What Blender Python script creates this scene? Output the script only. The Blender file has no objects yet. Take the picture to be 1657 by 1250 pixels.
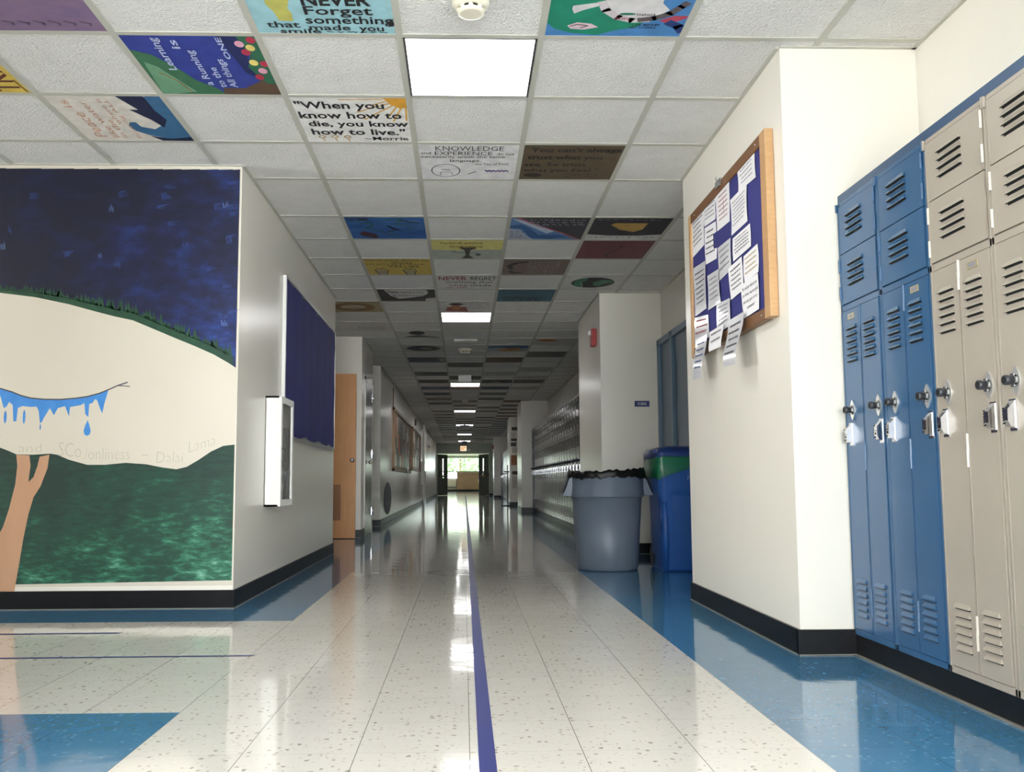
import bpy, bmesh, math, random
from mathutils import Matrix, Vector

C = bpy.context.scene.collection
S = bpy.context.scene

# ------------------------------------------------------------------ camera
F_PX, YAW, PITCH, ROLL = 1437.84, 0.0271, 0.0928, -0.0041
fw = Vector((math.sin(YAW)*math.cos(PITCH), math.cos(YAW)*math.cos(PITCH), math.sin(PITCH)))
r0 = Vector((math.cos(YAW), -math.sin(YAW), 0)); u0 = r0.cross(fw)
rt = r0*math.cos(ROLL) + u0*math.sin(ROLL); up = -r0*math.sin(ROLL) + u0*math.cos(ROLL)
cd = bpy.data.cameras.new('camera'); cam = bpy.data.objects.new('camera', cd); C.objects.link(cam)
cam.matrix_world = Matrix(((rt.x, up.x, -fw.x, -0.0315), (rt.y, up.y, -fw.y, 0), (rt.z, up.z, -fw.z, 0.7261), (0, 0, 0, 1)))
cd.sensor_width = 36; cd.lens = F_PX*36/1657; cd.shift_x = 39.5/1657; cd.shift_y = 20.3/1657
cd.clip_start = 0.05; cd.clip_end = 300
S.camera = cam

# ------------------------------------------------------------------ view, world, daylight
S.view_settings.view_transform = 'Standard'; S.view_settings.look = 'None'
S.view_settings.gamma = 1; S.view_settings.use_curve_mapping = False
S.view_settings.exposure = 1.38
W = bpy.data.worlds.new('sky'); S.world = W; W.use_nodes = True
bg = W.node_tree.nodes['Background']; bg.inputs[0].default_value = (0.80, 0.90, 1.0, 1); bg.inputs[1].default_value = 3.0

def area(name, loc, rot, sx, sy, power, col):
    l = bpy.data.lights.new(name, 'AREA'); l.shape = 'RECTANGLE'; l.size = sx; l.size_y = sy; l.energy = power; l.color = col
    o = bpy.data.objects.new(name, l); o.location = loc; o.rotation_euler = rot; C.objects.link(o); return o
R90 = math.pi/2
sun = bpy.data.lights.new('sun', 'SUN'); sun.energy = 9; sun.angle = 0.02; sun.color = (1, 0.95, 0.85)
so = bpy.data.objects.new('sun', sun); so.rotation_euler = (math.radians(40), 0, math.radians(-35)); C.objects.link(so)
# daylight entering the big window behind the photographer and the window ending the side hall
area('daylight_main_window', (0.2, -4.62, 1.45), (R90, 0, 0), 2.6, 2.0, 120, (0.95, 0.985, 1.0))
area('daylight_side_window', (-7.9, 3.9, 1.5), (R90, 0, -R90), 1.6, 1.6, 62, (1.0, 0.97, 0.93))
area('added_fill_right', (2.32, -1.7, 1.5), (R90, 0, R90), 2.6, 1.7, 150, (0.95, 0.98, 1.0))  # added fill that brightens the near walls, no window known there
area('daylight_far_window', (-0.1, 66.4, 1.75), (R90, 0, math.pi), 7.6, 1.3, 70, (0.93, 1.0, 0.92))
LAMP = 6.5      # brightness of the ceiling light diffusers

# ------------------------------------------------------------------ materials
def lin(c):
    return tuple(((x/255)/12.92 if x/255 <= 0.04045 else ((x/255+0.055)/1.055)**2.4) for x in c)
MC = {}
def mat(name, col, rough=0.5, metal=0.0, noise=0, namt=0.15, nscale=None, bump=0, bscale=60, coat=0, spec=0.5, alpha=1, trans=0, bdist=0.002):
    if name in MC: return MC[name]
    m = bpy.data.materials.new(name); m.use_nodes = True; nt = m.node_tree; b = nt.nodes['Principled BSDF']
    c = lin(col) + (1,)
    b.inputs['Base Color'].default_value = c; b.inputs['Roughness'].default_value = rough; b.inputs['Metallic'].default_value = metal
    b.inputs['Coat Weight'].default_value = coat; b.inputs['Coat Roughness'].default_value = 0.06
    b.inputs['Specular IOR Level'].default_value = spec; b.inputs['Alpha'].default_value = alpha
    b.inputs['Transmission Weight'].default_value = trans
    tc = nt.nodes.new('ShaderNodeTexCoord')
    if noise:
        n = nt.nodes.new('ShaderNodeTexNoise'); n.inputs['Scale'].default_value = noise; n.inputs['Detail'].default_value = 5
        src = tc.outputs['Object']
        if nscale:
            mp = nt.nodes.new('ShaderNodeMapping'); mp.inputs['Scale'].default_value = nscale; nt.links.new(src, mp.inputs[0]); src = mp.outputs[0]
        nt.links.new(src, n.inputs['Vector'])
        r = nt.nodes.new('ShaderNodeValToRGB'); r.color_ramp.elements[0].position = 0.3; r.color_ramp.elements[1].position = 0.7
        r.color_ramp.elements[0].color = tuple(x*(1-namt) for x in c[:3]) + (1,)
        r.color_ramp.elements[1].color = tuple(min(1, x*(1+namt)) for x in c[:3]) + (1,)
        nt.links.new(n.outputs[0], r.inputs[0]); nt.links.new(r.outputs[0], b.inputs['Base Color'])
    if bump:
        n2 = nt.nodes.new('ShaderNodeTexNoise'); n2.inputs['Scale'].default_value = bscale; n2.inputs['Detail'].default_value = 3
        nt.links.new(tc.outputs['Object'], n2.inputs['Vector'])
        bp = nt.nodes.new('ShaderNodeBump'); bp.inputs['Strength'].default_value = bump; bp.inputs['Distance'].default_value = bdist
        nt.links.new(n2.outputs[0], bp.inputs['Height']); nt.links.new(bp.outputs[0], b.inputs['Normal'])
    MC[name] = m; return m
def emit(name, col, strength):
    m = bpy.data.materials.new(name); m.use_nodes = True; nt = m.node_tree; b = nt.nodes['Principled BSDF']
    b.inputs['Base Color'].default_value = lin(col)+(1,)
    b.inputs['Emission Color'].default_value = lin(col)+(1,); b.inputs['Emission Strength'].default_value = strength
    MC[name] = m; return m
def brush(name, stops, scale, stretch, rough=0.5, detail=8, rot=(0, 0, 0), distort=0.4, big=0.22, gx=0, gz=0, g0=0):
    """hand-brushed paint: layered noise through a colour ramp"""
    m = bpy.data.materials.new(name); m.use_nodes = True; nt = m.node_tree; b = nt.nodes['Principled BSDF']
    tc = nt.nodes.new('ShaderNodeTexCoord'); mp = nt.nodes.new('ShaderNodeMapping'); mp.inputs['Scale'].default_value = stretch; mp.inputs['Rotation'].default_value = rot
    nt.links.new(tc.outputs['Object'], mp.inputs[0])
    n = nt.nodes.new('ShaderNodeTexNoise'); n.inputs['Scale'].default_value = scale; n.inputs['Detail'].default_value = detail; n.inputs['Roughness'].default_value = 0.68; n.inputs['Distortion'].default_value = distort
    n2 = nt.nodes.new('ShaderNodeTexNoise'); n2.inputs['Scale'].default_value = scale*big; n2.inputs['Detail'].default_value = 3
    nt.links.new(mp.outputs[0], n.inputs['Vector']); nt.links.new(tc.outputs['Object'], n2.inputs['Vector'])
    mx = nt.nodes.new('ShaderNodeMath'); mx.operation = 'MULTIPLY_ADD'; mx.inputs[1].default_value = 0.62
    n2s = nt.nodes.new('ShaderNodeMath'); n2s.operation = 'MULTIPLY'; n2s.inputs[1].default_value = 0.38
    nt.links.new(n2.outputs[0], n2s.inputs[0]); nt.links.new(n.outputs[0], mx.inputs[0]); nt.links.new(n2s.outputs[0], mx.inputs[2])
    r = nt.nodes.new('ShaderNodeValToRGB'); e = r.color_ramp.elements
    e[0].position, e[0].color = stops[0][0], lin(stops[0][1])+(1,); e[1].position, e[1].color = stops[-1][0], lin(stops[-1][1])+(1,)
    for p, c in stops[1:-1]:
        k = e.new(p); k.color = lin(c)+(1,)
    out = mx.outputs[0]
    if gx or gz:    # paint laid on thinner towards one side
        dt = nt.nodes.new('ShaderNodeVectorMath'); dt.operation = 'DOT_PRODUCT'; dt.inputs[1].default_value = (gx, 0, gz); nt.links.new(tc.outputs['Object'], dt.inputs[0])
        ad = nt.nodes.new('ShaderNodeMath'); ad.operation = 'ADD'; ad.inputs[1].default_value = g0; nt.links.new(dt.outputs['Value'], ad.inputs[0])
        a2 = nt.nodes.new('ShaderNodeMath'); a2.operation = 'ADD'; nt.links.new(out, a2.inputs[0]); nt.links.new(ad.outputs[0], a2.inputs[1]); out = a2.outputs[0]
    nt.links.new(out, r.inputs[0]); nt.links.new(r.outputs[0], b.inputs['Base Color'])
    b.inputs['Roughness'].default_value = rough
    MC[name] = m; return m

CREAM = mat('cream_wall_paint', (224, 219, 208), rough=0.28, noise=1.5, namt=0.02, bump=0.05, bscale=25)
MURALC = mat('mural_cream_paint', (204, 196, 180), rough=0.5, noise=1.5, namt=0.02)
TILE = mat('ceiling_tile', (226, 224, 219), rough=0.9, noise=9, namt=0.03, bump=1.0, bscale=95, spec=0.3, bdist=0.014)
TILES = mat('ceiling_tile_smooth', (228, 226, 220), rough=0.9)
GRID = mat('ceiling_grid_metal', (186, 184, 173), rough=0.6)
VINYL = mat('black_vinyl_base', (13, 14, 17), rough=0.36, noise=14, namt=0.35, spec=0.3)
CAULK = mat('caulk_line', (120, 118, 110), rough=0.5)
WHITE = mat('white_enamel', (236, 235, 230), rough=0.35)
WPAPER = mat('white_paper', (232, 230, 232), rough=0.45)
SLEEVE = mat('plastic_sleeve', (222, 222, 226), rough=0.16, coat=0.6)
INK = mat('black_ink', (74, 72, 78), rough=0.7)
INKG = mat('grey_ink', (128, 127, 134), rough=0.7)
INKR = mat('red_ink', (150, 84, 84), rough=0.7)
INKY = mat('yellow_ink', (170, 148, 100), rough=0.7)
INKB = mat('blue_ink', (78, 96, 130), rough=0.7)
LBLUE = mat('locker_blue_enamel', (48, 86, 122), rough=0.26, noise=3, namt=0.04, bump=0.12, bscale=5, bdist=0.03)
LGREY = mat('locker_grey_enamel', (158, 149, 138), rough=0.26, noise=3, namt=0.04, bump=0.12, bscale=5, bdist=0.03)
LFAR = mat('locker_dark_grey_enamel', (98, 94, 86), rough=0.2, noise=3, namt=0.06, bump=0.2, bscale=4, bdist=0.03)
LSLATE = mat('locker_slate_enamel', (112, 120, 126), rough=0.3)
FASCIA = mat('fascia_blue', (40, 70, 102), rough=0.35)
SLOT = mat('slot_dark', (8, 9, 11), rough=0.8)
CHROME = mat('chrome', (215, 215, 218), rough=0.16, metal=1)
STEEL = mat('dull_steel', (150, 150, 150), rough=0.32, metal=1)
KNOB = mat('dial_black', (48, 50, 54), rough=0.35)
PLATE = mat('dial_plate', (226, 226, 224), rough=0.34, metal=0.85)
BRASS = mat('plate_brass', (176, 165, 130), rough=0.4, metal=0.5)
CAN = mat('grey_bin_plastic', (94, 105, 120), rough=0.42, noise=6, namt=0.05)
BAG = mat('black_bag', (9, 9, 10), rough=0.42, bump=0.5, bscale=28, bdist=0.01, spec=0.3)
BINB = mat('blue_bin_plastic', (36, 84, 158), rough=0.38, noise=4, namt=0.05)
BIND = mat('blue_bin_lid_plastic', (22, 50, 112), rough=0.4)
GBAG = mat('green_bag', (34, 118, 76), rough=0.25, alpha=0.72, bump=0.5, bscale=18, bdist=0.01)
OAK = brush('oak_frame', [(0.25, (168, 128, 86)), (0.75, (198, 158, 112))], 22, (1, 0.25, 6), 0.42)
OAKD = brush('oak_face', [(0.25, (96, 64, 38)), (0.75, (128, 88, 54))], 22, (1, 0.6, 6), 0.42)
DOORW = brush('wood_door_veneer', [(0.25, (188, 130, 76)), (0.8, (214, 158, 104))], 14, (3, 1, 0.25), 0.4)
DOORV = brush('wood_vent_panel', [(0.25, (128, 84, 52)), (0.8, (158, 110, 72))], 14, (3, 1, 0.4), 0.5)
NAVY = mat('navy_paper', (44, 46, 112), rough=0.75, noise=3, namt=0.12)
ALU = mat('aluminium_trim', (210, 210, 212), rough=0.3, metal=0.8)
METD = mat('dark_metal_door', (92, 90, 84), rough=0.22, noise=2, namt=0.05)
DBLUE = mat('door_frame_blue', (92, 118, 140), rough=0.4)
DBLUE2 = mat('door_leaf_blue', (72, 92, 112), rough=0.35)
RED = mat('alarm_red', (166, 40, 44), rough=0.35)
SIGNB = mat('sign_navy', (34, 44, 104), rough=0.4)
SIGNW = mat('sign_white', (238, 238, 242), rough=0.5)
TAPE = mat('blue_tape', (30, 42, 112), rough=0.42)
EGREY = mat('end_wall_paint', (150, 158, 142), rough=0.4)
GLASS = mat('window_glass', (255, 255, 255), rough=0.0, trans=1.0)
DARKG = mat('dark_paint', (44, 46, 46), rough=0.3)
TAN = mat('tan_laminate', (216, 176, 150), rough=0.5, noise=4, namt=0.06)
LAMPM = emit('lamp_diffuser', (252, 251, 250), LAMP)
EXITM = emit('exit_sign_face', (255, 214, 170), 0.55)
EXITR = mat('exit_letter_red', (206, 54, 30), rough=0.5)

# ------------------------------------------------------------------ mesh builder
class MB:
    def __init__(s): s.v = []; s.f = []; s.m = []; s.sm = []; s.mats = []
    def mi(s, mt):
        if mt not in s.mats: s.mats.append(mt)
        return s.mats.index(mt)
    def face(s, pts, mt, smooth=False):
        n = len(s.v); s.v += [tuple(p) for p in pts]; s.f.append(list(range(n, n+len(pts)))); s.m.append(s.mi(mt)); s.sm.append(smooth); return s
    def grid(s, rings, mt, closed=True, smooth=True, cap0=False, cap1=False):
        n0 = len(s.v); k = len(rings[0]); mi = s.mi(mt)
        for r in rings: s.v += [tuple(p) for p in r]
        for i in range(len(rings)-1):
            for j in range(k if closed else k-1):
                a = n0+i*k+j; b = n0+i*k+(j+1) % k
                s.f.append([a, b, b+k, a+k]); s.m.append(mi); s.sm.append(smooth)
        if cap0: s.f.append(list(range(n0+k-1, n0-1, -1))); s.m.append(mi); s.sm.append(False)
        if cap1: s.f.append(list(range(n0+(len(rings)-1)*k, n0+len(rings)*k))); s.m.append(mi); s.sm.append(False)
        return s
    def box(s, a, b, mt):
        x0, x1 = sorted((a[0], b[0])); y0, y1 = sorted((a[1], b[1])); z0, z1 = sorted((a[2], b[2])); n = len(s.v); mi = s.mi(mt)
        s.v += [(x0, y0, z0), (x1, y0, z0), (x1, y1, z0), (x0, y1, z0), (x0, y0, z1), (x1, y0, z1), (x1, y1, z1), (x0, y1, z1)]
        for q in ((3, 2, 1, 0), (4, 5, 6, 7), (0, 1, 5, 4), (1, 2, 6, 5), (2, 3, 7, 6), (3, 0, 4, 7)):
            s.f.append([n+i for i in q]); s.m.append(mi); s.sm.append(False)
        return s
    def lathe(s, c, prof, mt, n=32, axis='z', smooth=True, caps=True):
        rings = []
        for r, h in prof:
            ring = []
            for i in range(n):
                a = 2*math.pi*i/n; p, q = r*math.cos(a), r*math.sin(a)
                ring.append((c[0]+p, c[1]+q, c[2]+h) if axis == 'z' else (c[0]-h, c[1]-p, c[2]+q) if axis == '-x' else (c[0]+p, c[1]-h, c[2]+q) if axis == '-y' else (c[0]+h, c[1]+p, c[2]+q))
            rings.append(ring)
        return s.grid(rings, mt, smooth=smooth, cap0=caps, cap1=caps)
    def tube(s, pts, r, mt, n=8):
        pts = [Vector(p) for p in pts]; rings = []
        for i, p in enumerate(pts):
            d = (pts[min(i+1, len(pts)-1)] - pts[max(i-1, 0)]).normalized()
            x = d.orthogonal().normalized(); y = d.cross(x)
            if rings and abs(d.z) < 0.99: x = d.cross(Vector((0, 0, 1))).normalized(); y = d.cross(x)
            elif abs(d.z) < 0.99: x = d.cross(Vector((0, 0, 1))).normalized(); y = d.cross(x)
            rr = r[i] if isinstance(r, (list, tuple)) else r
            rings.append([p + x*rr*math.cos(2*math.pi*k/n) + y*rr*math.sin(2*math.pi*k/n) for k in range(n)])
        return s.grid(rings, mt, cap0=True, cap1=True)
    def prism(s, pts, off, mt):
        """polygon extruded by vector off"""
        o = Vector(off); a = [Vector(p) for p in pts]; b = [p+o for p in a]; n = len(a)
        s.face(a, mt); s.face(b[::-1], mt)
        for i in range(n): s.face([a[i], b[i], b[(i+1) % n], a[(i+1) % n]], mt)
        return s
    def obj(s, name, parent=None, loc=(0, 0, 0), bevel=0, merge=False):
        me = bpy.data.meshes.new(name); me.from_pydata(s.v, [], s.f)
        for mt in s.mats: me.materials.append(mt)
        for p, mi, sm in zip(me.polygons, s.m, s.sm): p.material_index = mi; p.use_smooth = sm
        bm = bmesh.new(); bm.from_mesh(me)
        if merge: bmesh.ops.remove_doubles(bm, verts=bm.verts, dist=1e-5); bmesh.ops.recalc_face_normals(bm, faces=bm.faces)
        bmesh.ops.triangulate(bm, faces=[f for f in bm.faces if len(f.verts) > 4])
        bm.to_mesh(me); bm.free(); me.update()
        o = bpy.data.objects.new(name, me); C.objects.link(o); o.location = loc
        if parent: o.parent = parent
        if bevel:
            b = o.modifiers.new('bevel', 'BEVEL'); b.width = bevel; b.segments = 2; b.limit_method = 'ANGLE'; b.angle_limit = 0.6
        return o
def tag(o, label=None, cat=None, group=None, kind=None):
    if label: o['label'] = label
    if cat: o['category'] = cat
    if group: o['group'] = group
    if kind: o['kind'] = kind
    return o
def empty(name, loc, label=None, cat=None, group=None):
    o = bpy.data.objects.new(name, None); C.objects.link(o); o.location = loc; o.empty_display_size = 0.1
    return tag(o, label, cat, group)
def copy_tree(o, parent=None):
    c = o.copy(); C.objects.link(c)
    if parent: c.parent = parent
    for ch in list(o.children): copy_tree(ch, c)
    return c
def struct(name, mb, label=None, **k):
    o = mb.obj(name, **k); o['kind'] = 'structure'
    o['label'] = label or name.replace('_', ' '); o['category'] = name.split('_')[0]
    return o

# text as flat faces normalised to the unit square (x right, y up)
_tc = {}
def text2d(t, bold=0.0):
    k = (t, bold)
    if k in _tc: return _tc[k]
    cu = bpy.data.curves.new('lettering_outline', 'FONT'); cu.body = t; cu.resolution_u = 2; cu.offset = bold
    o = bpy.data.objects.new('lettering_outline', cu); C.objects.link(o)
    dg = bpy.context.evaluated_depsgraph_get(); me = o.evaluated_get(dg).to_mesh()
    vs = [(v.co.x, v.co.y) for v in me.vertices]; fs = [tuple(p.vertices) for p in me.polygons]
    bpy.data.objects.remove(o); bpy.data.curves.remove(cu)
    x0 = min(v[0] for v in vs); x1 = max(v[0] for v in vs); y0 = min(v[1] for v in vs); y1 = max(v[1] for v in vs)
    vs = [((x-x0)/(x1-x0+1e-9), (y-y0)/(y1-y0+1e-9)) for x, y in vs]
    _tc[k] = (vs, fs); return _tc[k]
def put_text(mb, t, fn, mt, bold=0.0):
    vs, fs = text2d(t, bold); n = len(mb.v); mi = mb.mi(mt)
    mb.v += [tuple(fn(x, y)) for x, y in vs]
    for f in fs: mb.f.append([n+i for i in f]); mb.m.append(mi); mb.sm.append(False)

CH = 2.634; T = 0.6096; Y0 = 3.6677; GAP = 0.1856
def rowY(i): return Y0 + i*T + (GAP if i >= 4 else 0)

# ------------------------------------------------------------------ floor
def floor_mat(name, base, flecks, blue):
    m = bpy.data.materials.new(name); m.use_nodes = True; nt = m.node_tree; N = nt.nodes; L = nt.links; b = N['Principled BSDF']
    geo = N.new('ShaderNodeNewGeometry'); sep = N.new('ShaderNodeSeparateXYZ'); L.new(geo.outputs['Position'], sep.inputs[0])
    def math_(op, a, bb=None, c=None):
        n = N.new('ShaderNodeMath'); n.operation = op
        for i, q in enumerate((a, bb, c)):
            if q is None: continue
            if isinstance(q, (int, float)): n.inputs[i].default_value = q
            else: L.new(q, n.inputs[i])
        return n.outputs[0]
    sx = math_('SUBTRACT', sep.outputs[0], -0.3214); sy = math_('SUBTRACT', sep.outputs[1], 2.4704-0.3048*20)
    dx = math_('PINGPONG', sx, 0.1524); dy = math_('PINGPONG', sy, 0.1524)
    seamx = math_('LESS_THAN', dx, 0.0011); seamy = math_('LESS_THAN', dy, 0.0007)
    seam = math_('MAXIMUM', seamx, math_('MULTIPLY', seamy, 0.55))
    # tile-to-tile tone
    cx = math_('FLOOR', math_('DIVIDE', sx, 0.3048)); cy = math_('FLOOR', math_('DIVIDE', sy, 0.3048))
    cmb = N.new('ShaderNodeCombineXYZ'); L.new(cx, cmb.inputs[0]); L.new(cy, cmb.inputs[1])
    wn = N.new('ShaderNodeTexWhiteNoise'); wn.noise_dimensions = '2D'; L.new(cmb.outputs[0], wn.inputs['Vector'])
    # chips
    nz = N.new('ShaderNodeTexNoise'); nz.inputs['Scale'].default_value = 40; L.new(geo.outputs['Position'], nz.inputs['Vector'])
    vadd = N.new('ShaderNodeVectorMath'); vadd.operation = 'MULTIPLY_ADD'; L.new(nz.outputs['Color'], vadd.inputs[0]); vadd.inputs[1].default_value = (0.02, 0.02, 0); L.new(geo.outputs['Position'], vadd.inputs[2])
    def chips(scale, thr, rad):
        v = N.new('ShaderNodeTexVoronoi'); v.voronoi_dimensions = '2D'; v.inputs['Scale'].default_value = scale; L.new(vadd.outputs[0], v.inputs['Vector'])
        sc = N.new('ShaderNodeSeparateColor'); L.new(v.outputs['Color'], sc.inputs[0])
        return math_('MULTIPLY', math_('GREATER_THAN', sc.outputs[0], thr), math_('LESS_THAN', v.outputs['Distance'], math_('MULTIPLY', sc.outputs[1], rad))), sc.outputs[2]
    c1, k1 = chips(42, 0.72, 0.30); c2, k2 = chips(80, 0.5, 0.42)
    def mix(fac, a, bb):
        n = N.new('ShaderNodeMix'); n.data_type = 'RGBA'
        if isinstance(fac, (int, float)): n.inputs[0].default_value = fac
        else: L.new(fac, n.inputs[0])
        for i, q in ((6, a), (7, bb)):
            if isinstance(q, tuple): n.inputs[i].default_value = lin(q)+(1,)
            else: L.new(q, n.inputs[i])
        return n.outputs[2]
    tone = math_('MULTIPLY_ADD', wn.outputs['Value'], 0.03, 0.985)
    hs = N.new('ShaderNodeHueSaturation'); hs.inputs['Color'].default_value = lin(base)+(1,); L.new(tone, hs.inputs['Value'])
    col = mix(math_('MULTIPLY', c2, 0.55), hs.outputs[0], mix(k2, flecks[0], flecks[1]))
    col = mix(math_('MULTIPLY', c1, 0.7), col, mix(k1, flecks[2], flecks[3]))
    col = mix(math_('MULTIPLY', seam, 0.75), col, (70, 64, 54) if not blue else (30, 60, 86))
    L.new(col, b.inputs['Base Color'])
    b.inputs['Roughness'].default_value = 0.085; b.inputs['Specular IOR Level'].default_value = 0.55
    b.inputs['Coat Weight'].default_value = 0.3; b.inputs['Coat Roughness'].default_value = 0.04
    # wax ripples
    n1 = N.new('ShaderNodeTexNoise'); n1.inputs['Scale'].default_value = 5; n1.inputs['Detail'].default_value = 2; L.new(geo.outputs['Position'], n1.inputs['Vector'])
    bp = N.new('ShaderNodeBump'); bp.inputs['Strength'].default_value = 0.10; bp.inputs['Distance'].default_value = 0.012
    hgt = math_('ADD', n1.outputs[0], math_('MULTIPLY', wn.outputs['Value'], 0.03)); L.new(hgt, bp.inputs['Height'])
    L.new(bp.outputs[0], b.inputs['Normal']); L.new(bp.outputs[0], b.inputs['Coat Normal'])
    MC[name] = m; return m
FCREAM = floor_mat('cream_vinyl_tile', (209, 205, 197), [(178, 170, 152), (222, 217, 206), (104, 94, 82), (176, 164, 144)], False)
FBLUE = floor_mat('blue_vinyl_tile', (64, 116, 152), [(78, 130, 164), (52, 102, 138), (116, 154, 178), (86, 136, 168)], True)
fl = MB()
xs = [-8.0, -0.931, 0.898, 2.2]; ys = [-5.0, 2.92, 4.78, 5.4, 45.3]
for i in range(3):
    for j in range(4):
        left_hall = i == 0 and j == 1
        mt = FCREAM if (i == 1 or left_hall) else FBLUE
        fl.face([(xs[i], ys[j], 0), (xs[i+1], ys[j], 0), (xs[i+1], ys[j+1], 0), (xs[i], ys[j+1], 0)], mt)
fl.face([(-8, 45.3, 0), (8, 45.3, 0), (8, 67, 0), (-8, 67, 0)], FCREAM)
for x0, y0, x1, y1 in ((-8, -5, 2.2, 45.3), (-8, 45.3, 8, 67)):
    fl.box((x0, y0, -0.1), (x1, y1, -0.002), FCREAM)
struct('floor', fl, 'waxed cream vinyl tile floor with blue tile borders along the walls')

# ------------------------------------------------------------------ walls
def wall(name, boxes, label, mt=None):
    m = MB()
    for a, b in boxes: m.box(a, b, mt or CREAM)
    return struct(name, m, label)
H = CH + 0.05
wall('wall_left', [((-8, 5.27, 0), (-1.37, 9.2, H))], 'cream wall block on the left whose near face carries the mural')
wall('wall_left', [((-8, 9.2, 0), (-2.6, 11.67, H))], 'back of the left recess before the brown door')
wall('wall_left', [((-8, 11.67, 0), (-1.37, 13.05, H))], 'cream wall block behind the brown wooden door')
wall('wall_left', [((-8, 13.05, 0), (-1.97, 14.65, H))], 'back of the second left recess')
wall('wall_left', [((-8, 14.65, 0), (-1.40, 45, H))], 'long cream left wall with the far notice boards')
wall('wall_left', [((-8, -5, 0), (-1.37, 2.47, H))], 'cream left wall beside the photographer')
wall('wall_left', [((-8.2, 2.47, 0), (-8, 2.9, H)), ((-8.2, 4.9, 0), (-8, 5.27, H)), ((-8.2, 2.9, 0), (-8, 4.9, 0.6)), ((-8.2, 2.9, 2.4), (-8, 4.9, H))], 'end wall of the side hall round its window')
wall('wall_right', [((1.98, -0.2, 0), (2.2, 45, H)), ((1.98, -5, 0), (2.2, -3.2, H)), ((1.98, -3.2, 0), (2.2, -0.2, 0.55)), ((1.98, -3.2, 2.45), (2.2, -0.2, H))], 'cream right wall behind the lockers')
wall('wall_right', [((1.37, 3.742, 0), (1.98, 5.49, H))], 'cream pillar that carries the oak notice board')
wall('wall_right', [((1.355, 8.9, 0), (1.98, 10.58, H))], 'cream pillar with the red fire alarm and room sign')
wall('wall_right', [((1.34, 21.1, 0), (1.98, 22.7, H))], 'cream pillar at the end of the far locker row')
wall('wall_right', [((1.34, 26.6, 0), (1.98, 27.9, H))], 'cream pillar with taped notices')
wall('wall_right', [((1.30, 39.0, 0), (1.98, 40.6, H))], 'last cream pillar before the exit doors')
wall('wall_back', [((-1.37, -4.4, 0), (1.98, -4.2, 0.45)), ((-1.37, -4.4, 2.45), (1.98, -4.2, H)), ((-1.37, -4.4, 0.45), (-1.1, -4.2, 2.45)), ((1.5, -4.4, 0.45), (1.98, -4.2, 2.45))], 'wall with the big window behind the photographer')
wall('wall_end', [((-1.40, 45, 2.13), (1.98, 45.25, H)), ((-1.40, 45, 0), (-1.36, 45.25, 2.13)), ((1.24, 45, 0), (1.98, 45.25, 2.13))], 'grey green end wall above the exit doors', EGREY)
wall('wall_far', [((-8, 66, 0), (8, 66.2, 0.92)), ((-8, 66, 2.45), (8, 66.2, H)), ((-0.5, 66, 0.92), (8, 66.2, 1.47)), ((-8, 66, 0.92), (-3, 66.2, 2.45)), ((3, 66, 1.47), (8, 66.2, 2.45))], 'wall with the view window beyond the exit doors', EGREY)
wall('wall_far', [((-8.2, 45.25, 0), (-8, 66.2, H)), ((8, 45.25, 0), (8.2, 66.2, H)), ((-8, 45.25, 0), (-1.4, 45.3, H)), ((1.98, 45.25, 0), (8, 45.3, H))], 'side walls of the bright room beyond the exit doors', EGREY)

# windows: frames + panes
def window(name, x0, x1, z0, z1, y, nx, nz, label, axis='y'):
    m = MB(); t = 0.05
    P = (lambda u, w, d: (u, y+d, w)) if axis == 'y' else (lambda u, w, d: (y+d, u, w))
    for i in range(nx+1):
        u = x0 + (x1-x0)*i/nx; m.box(P(u-t/2, z0, -0.03), P(u+t/2, z1, 0.03), ALU)
    for j in range(nz+1):
        w = z0 + (z1-z0)*j/nz; m.box(P(x0, w-t/2, -0.03), P(x1, w+t/2, 0.03), ALU)
    o = struct(name, m, label)
    return o
window('window_1', -1.1, 1.5, 0.45, 2.45, -4.3, 3, 1, 'big window behind the photographer')
window('window_2', 2.9, 4.9, 0.6, 2.4, -8.1, 2, 1, 'window ending the side hall', 'x')
window('window_added', -3.2, -0.2, 0.55, 2.45, 2.1, 3, 1, 'added unseen side window behind the photographer on the right', 'x')  # made-up window framing the added fill light, out of view
window('window_3', -3, 3, 1.47, 2.45, 66.1, 2, 1, 'bright window with trees outside, beyond the exit doors')
window('window_4', -3, -0.5, 0.95, 1.45, 66.1, 2, 1, 'lower pane of the bright far window')

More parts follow.
